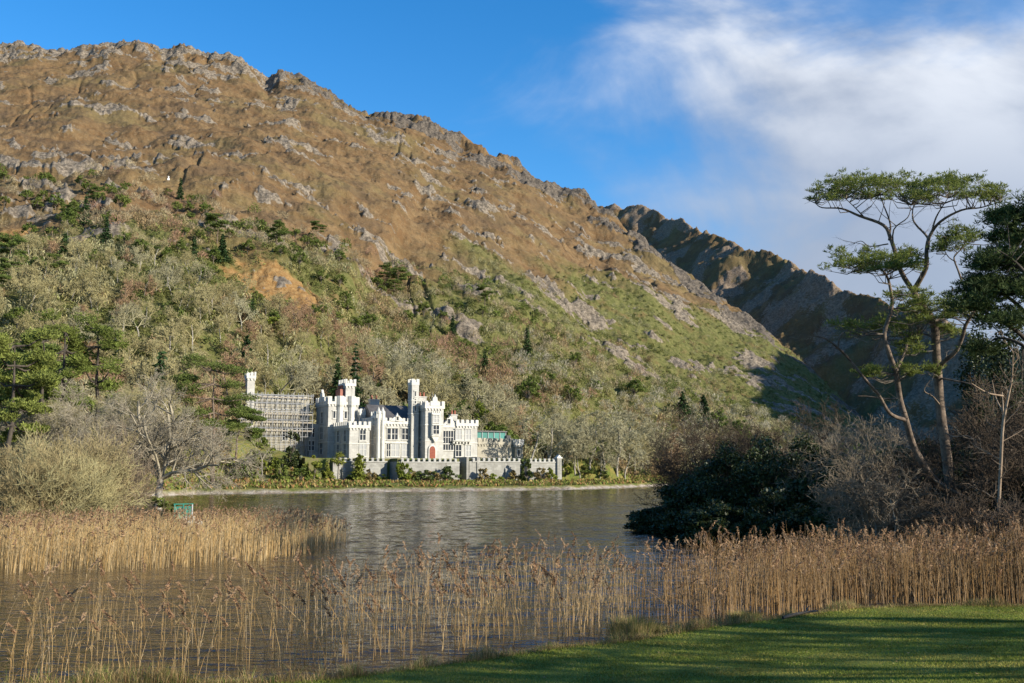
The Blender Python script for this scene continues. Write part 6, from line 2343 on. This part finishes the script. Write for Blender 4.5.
def shade_trees():
    """tall trees beside the lawn, to the right of the view, that shade it"""
    protos = [conifer_proto(900 + i, 18, 7.0, M['bark_dark'], M['needle'], 26, 0.8, 0.4, 0.08) for i in range(2)]
    protos2 = [leafy_proto(910 + i, 13, 9.0, M['bark_dark'], M['leaf_dark'], 40, 130, 0.5, 0.25, 0.7) for i in range(2)]
    S = [(62, 40, 0, 1.25), (70, 34, 1, 1.2), (58, 31, 0, 1.15), (76, 46, 1, 1.3), (66, 52, 0, 1.2), (84, 38, 1, 1.35), (54, 46, 1, 1.05), (90, 50, 0, 1.3), (72, 26, 0, 1.1), (60, 62, 1, 1.2), (78, 60, 0, 1.2)]
    f = {}
    for i, (x, y, k, sc) in enumerate(S):
        loc = (x, y, ground_near(x, y)); lab = 'tall dark spruce beyond the right end of the promontory'
        o = tree_obj('spruce_tree', *protos[k], loc, i * 1.3, sc, lab, 'conifer', 'spruces beyond the promontory') if k not in f else copy_tree(f[k])
        f.setdefault(k, o); o.location = loc; o.rotation_euler.z = i * 1.3; o.scale = (sc, sc, sc)
    S2 = [(60, -8, 0, 1.2), (66, 6, 1, 1.2)]
    S3 = [(36, -3.5, .5, .8), (47, 7.5, .62, 1.05), (34, 12.0, .34, .74), (37, 14.6, .42, .80), (41, 20.5, .3, .75)]
    fb = None
    for i, (x, y, sc) in enumerate(((31, 7.6, 1.3), (32.5, 13.0, 1.3))):
        loc = (x, y, ground_near(x, y))
        lab = 'bare tree in the row along the right side of the lawn'
        if fb is None:
            fb = tree_obj('bare_tree', *PROTO['tan'][1], loc, 0, sc, lab, 'bare tree', 'bare trees along the lawn')
        else:
            o = copy_tree(fb); o.location = loc; o.rotation_euler.z = i * 2.1; o.scale = (sc, sc, sc)
    for i, (x, y, w, h) in enumerate(S3):
        o = copy_tree(f[i % 2]); o.location = (x, y, ground_near(x, y)); o.rotation_euler.z = i * 1.7; o.scale = (w, w, h)
        tag(o, 'slim dark spruce in the row along the right side of the lawn', 'conifer', 'slim spruces along the lawn')
    f = {}
    for i, (x, y, k, sc) in enumerate(S2):
        loc = (x, y, ground_near(x, y)); lab = 'round dark tree at the far right side of the lawn'
        o = tree_obj('evergreen_tree', *protos2[k], loc, i * 0.9, sc, lab, 'evergreen tree', 'trees along the right side of the lawn') if k not in f else copy_tree(f[k])
        f.setdefault(k, o); o.location = loc; o.rotation_euler.z = i * 0.9; o.scale = (sc, sc, sc)


shade_trees()

# ------------------------------------------------------------------ lawn and bank details
def grass_blades():
    rng = np.random.default_rng(31)
    n = 420000
    # more blades near the eye
    Y = 9.5 + rng.uniform(0, 1, n) ** 1.15 * 22.5
    t = rng.uniform(-0.30, 0.60, n)
    X = t * Y
    d = poly_sd(X, Y, lawn_poly)
    ok = d > 0.02
    X, Y, d = X[ok], Y[ok], d[ok]
    Z = lawn_z(d)
    n = len(X)
    h = rng.uniform(0.018, 0.042, n) * (1 + 0.9 * np.exp(-d / 0.25))
    a = rng.uniform(0, 2 * np.pi, n); w = rng.uniform(0.004, 0.008, n) * (0.8 + Y / 30)
    b = np.stack([X, Y, Z - 0.004], axis=1)
    sx = np.stack([np.cos(a), np.sin(a), 0 * a], axis=1) * w[:, None]
    tip = b + np.stack([rng.normal(0, 0.4, n) * h, rng.normal(0, 0.4, n) * h, h], axis=1)
    V = np.stack([b - sx, b + sx, tip], axis=1).reshape(-1, 3)
    pt = fbm(X / 0.9, Y / 0.9, 3, 3); pt2 = fbm(X / 3.5, Y / 3.5, 9, 3)
    c = np.array([0.172, 0.195, 0.034]) + (ss(pt + pt2, -0.2, 0.9)[:, None]) * np.array([0.085, 0.040, 0.020])
    dry = rng.random(n) < 0.05
    c = np.where(dry[:, None], np.array([[0.30, 0.24, 0.10]]), c) * rng.uniform(0.65, 1.3, (n, 1))
    o = link('grass', mesh_np('grass', V, [np.arange(len(V)).reshape(-1, 3)], M['scrub'], attrs={'tint': np.repeat(c, 3, axis=0)}))
    tag(o, 'short green grass of the mown lawn', 'grass', kind='stuff')


def bank_edge():
    rng = np.random.default_rng(33)
    pts = []
    for a, b in zip(lawn_edge[:-1], lawn_edge[1:]):
        L = np.hypot(*(b - a)); n = int(L * 2600) if L < 12 else int(L * 500)
        k = rng.uniform(0, 1, (n, 1)); nrm = np.array([-(b - a)[1], (b - a)[0]]) / L
        pts.append(a + (b - a) * k + nrm * (rng.gamma(1.3, 0.45, (n, 1)) - 0.12))
    q = np.concatenate(pts)
    keep = fbm(q[:, 0] / 1.7, q[:, 1] / 1.7, 5, 3) > rng.uniform(-1.0, 0.7, len(q)) 
    q = q[keep]; q = q[(q[:, 1] > 8) & (np.abs(q[:, 0]) < q[:, 1] * 0.62)]
    z, dl = near_z(q[:, 0], q[:, 1])
    n = len(q)
    px_ = 512 + 1000 * q[:, 0] / q[:, 1]
    h = rng.uniform(0.08, 0.30, n) * (0.55 + 0.9 * ss(fbm(q[:, 0] / 1.1, q[:, 1] / 1.1, 6, 2), -0.1, 0.6)) * (1 + 0.5 * (px_ < 330))
    a = rng.uniform(0, 2 * np.pi, n)
    b = np.stack([q[:, 0], q[:, 1], np.maximum(z, -0.1) - 0.05], axis=1)
    sx = np.stack([np.cos(a), np.sin(a), 0 * a], axis=1) * 0.0035
    le = rng.normal(0, 0.30, (n, 2))
    m = b + np.stack([le[:, 0] * h * 0.3, le[:, 1] * h * 0.3, h * 0.6], axis=1)
    tip = b + np.stack([le[:, 0] * h, le[:, 1] * h, h * (1 - 0.3 * np.abs(le[:, 0]))], axis=1)
    V = np.stack([b, m - sx, tip, m + sx], axis=1).reshape(-1, 3)
    g = rng.random(n)
    c = np.where((g < 0.30)[:, None], np.array([[0.13, 0.17, 0.035]]), np.where((g < 0.75)[:, None], np.array([[0.42, 0.31, 0.14]]), np.array([[0.26, 0.15, 0.07]]))) * rng.uniform(0.6, 1.2, (n, 1))
    o = link('rough_grass', mesh_np('rough_grass', V, [np.arange(len(V)).reshape(-1, 4)], M['scrub'], attrs={'tint': np.repeat(c, 4, axis=0)}))
    tag(o, 'rough dry grass fringe along the edge of the lawn', 'grass', kind='stuff')


def tussock(px, py, h, w, label, seed):
    rng = np.random.default_rng(seed)
    q = onz(px, py, 0.15)
    n = 2600
    a = rng.uniform(0, 2 * np.pi, n); r = np.sqrt(rng.uniform(0, 1, n)) * w / 2
    b = np.stack([np.cos(a) * r, np.sin(a) * r, np.full(n, -0.15)], axis=1)
    hh = h * rng.uniform(0.5, 1.1, n)
    out = np.stack([np.cos(a), np.sin(a), 0 * a], axis=1) * (0.18 + rng.normal(0, 0.22, (n, 1)))
    m = b + np.array([0, 0, 0.65]) * hh[:, None] + out * hh[:, None] * 0.25
    t = b + np.array([0, 0, 0.95]) * hh[:, None] + out * hh[:, None] * 0.8
    sx = np.stack([-np.sin(a), np.cos(a), 0 * a], axis=1) * 0.004
    V = np.stack([b, m - sx, t, m + sx], axis=1).reshape(-1, 3)
    c = np.where((rng.random(n) < 0.5)[:, None], np.array([[0.12, 0.14, 0.035]]), np.array([[0.34, 0.25, 0.11]])) * rng.uniform(0.6, 1.2, (n, 1))
    o = link('grass_tussock', mesh_np('grass_tussock', V, [np.arange(len(V)).reshape(-1, 4)], M['scrub'], attrs={'tint': np.repeat(c, 4, axis=0)}), None, tuple(q))
    tag(o, label, 'tussock')


def small_things():
    tussock(634, 640, 0.75, 1.3, 'large green and straw tussock at the water edge where the lawn bends', 51)
    tussock(655, 636, 0.5, 0.8, 'smaller straw tussock right beside the large one', 52)
    tussock(745, 622, 0.45, 1.0, 'russet tussock just left of the fallen branch', 53)
    # fallen branch at the edge of the lawn
    a, b = onz(783, 619, 0.52), onz(818, 612, 0.62)
    c = (a + b) / 2
    s, _ = path_segs([a - c, (a - c) * .3 + [0, 0, .03], (b - c) * .5 + [0, 0, .02], b - c], (0.045, 0.04, 0.03, 0.02), 0)
    s += path_segs([(b - c) * .2, (b - c) * .45 + [0.05, .25, .08], (b - c) * .6 + [0.1, .5, .1]], (0.02, 0.01), 1)[0]
    o = link('fallen_branch', seg_mesh('fallen_branch', s, M['bark']), None, tuple(c + [0, 0, .03]))
    tag(o, 'grey fallen branch lying along the edge of the lawn', 'branch')
    rng = np.random.default_rng(35)
    n = 260
    Y = rng.uniform(10, 27, n); X = rng.uniform(-0.05, 0.58, n) * Y
    d = poly_sd(X, Y, lawn_poly); ok = d > 0.1
    P = np.stack([X, Y, lawn_z(d) + 0.035], axis=1)[ok]
    V, F = leaf_quads(rng, P, 0.055, 0.6, 1.5)
    t = np.repeat(np.array([[0.34, 0.25, 0.12]]) * rng.uniform(0.6, 1.3, (len(P), 1)), 4, axis=0)
    o = link('fallen_leaves', mesh_np('fallen_leaves', V, [F], M['scrub'], attrs={'tint': t}))
    tag(o, 'scattered dry fallen leaves on the lawn', 'leaves', kind='stuff')


grass_blades()
bank_edge()
small_things()
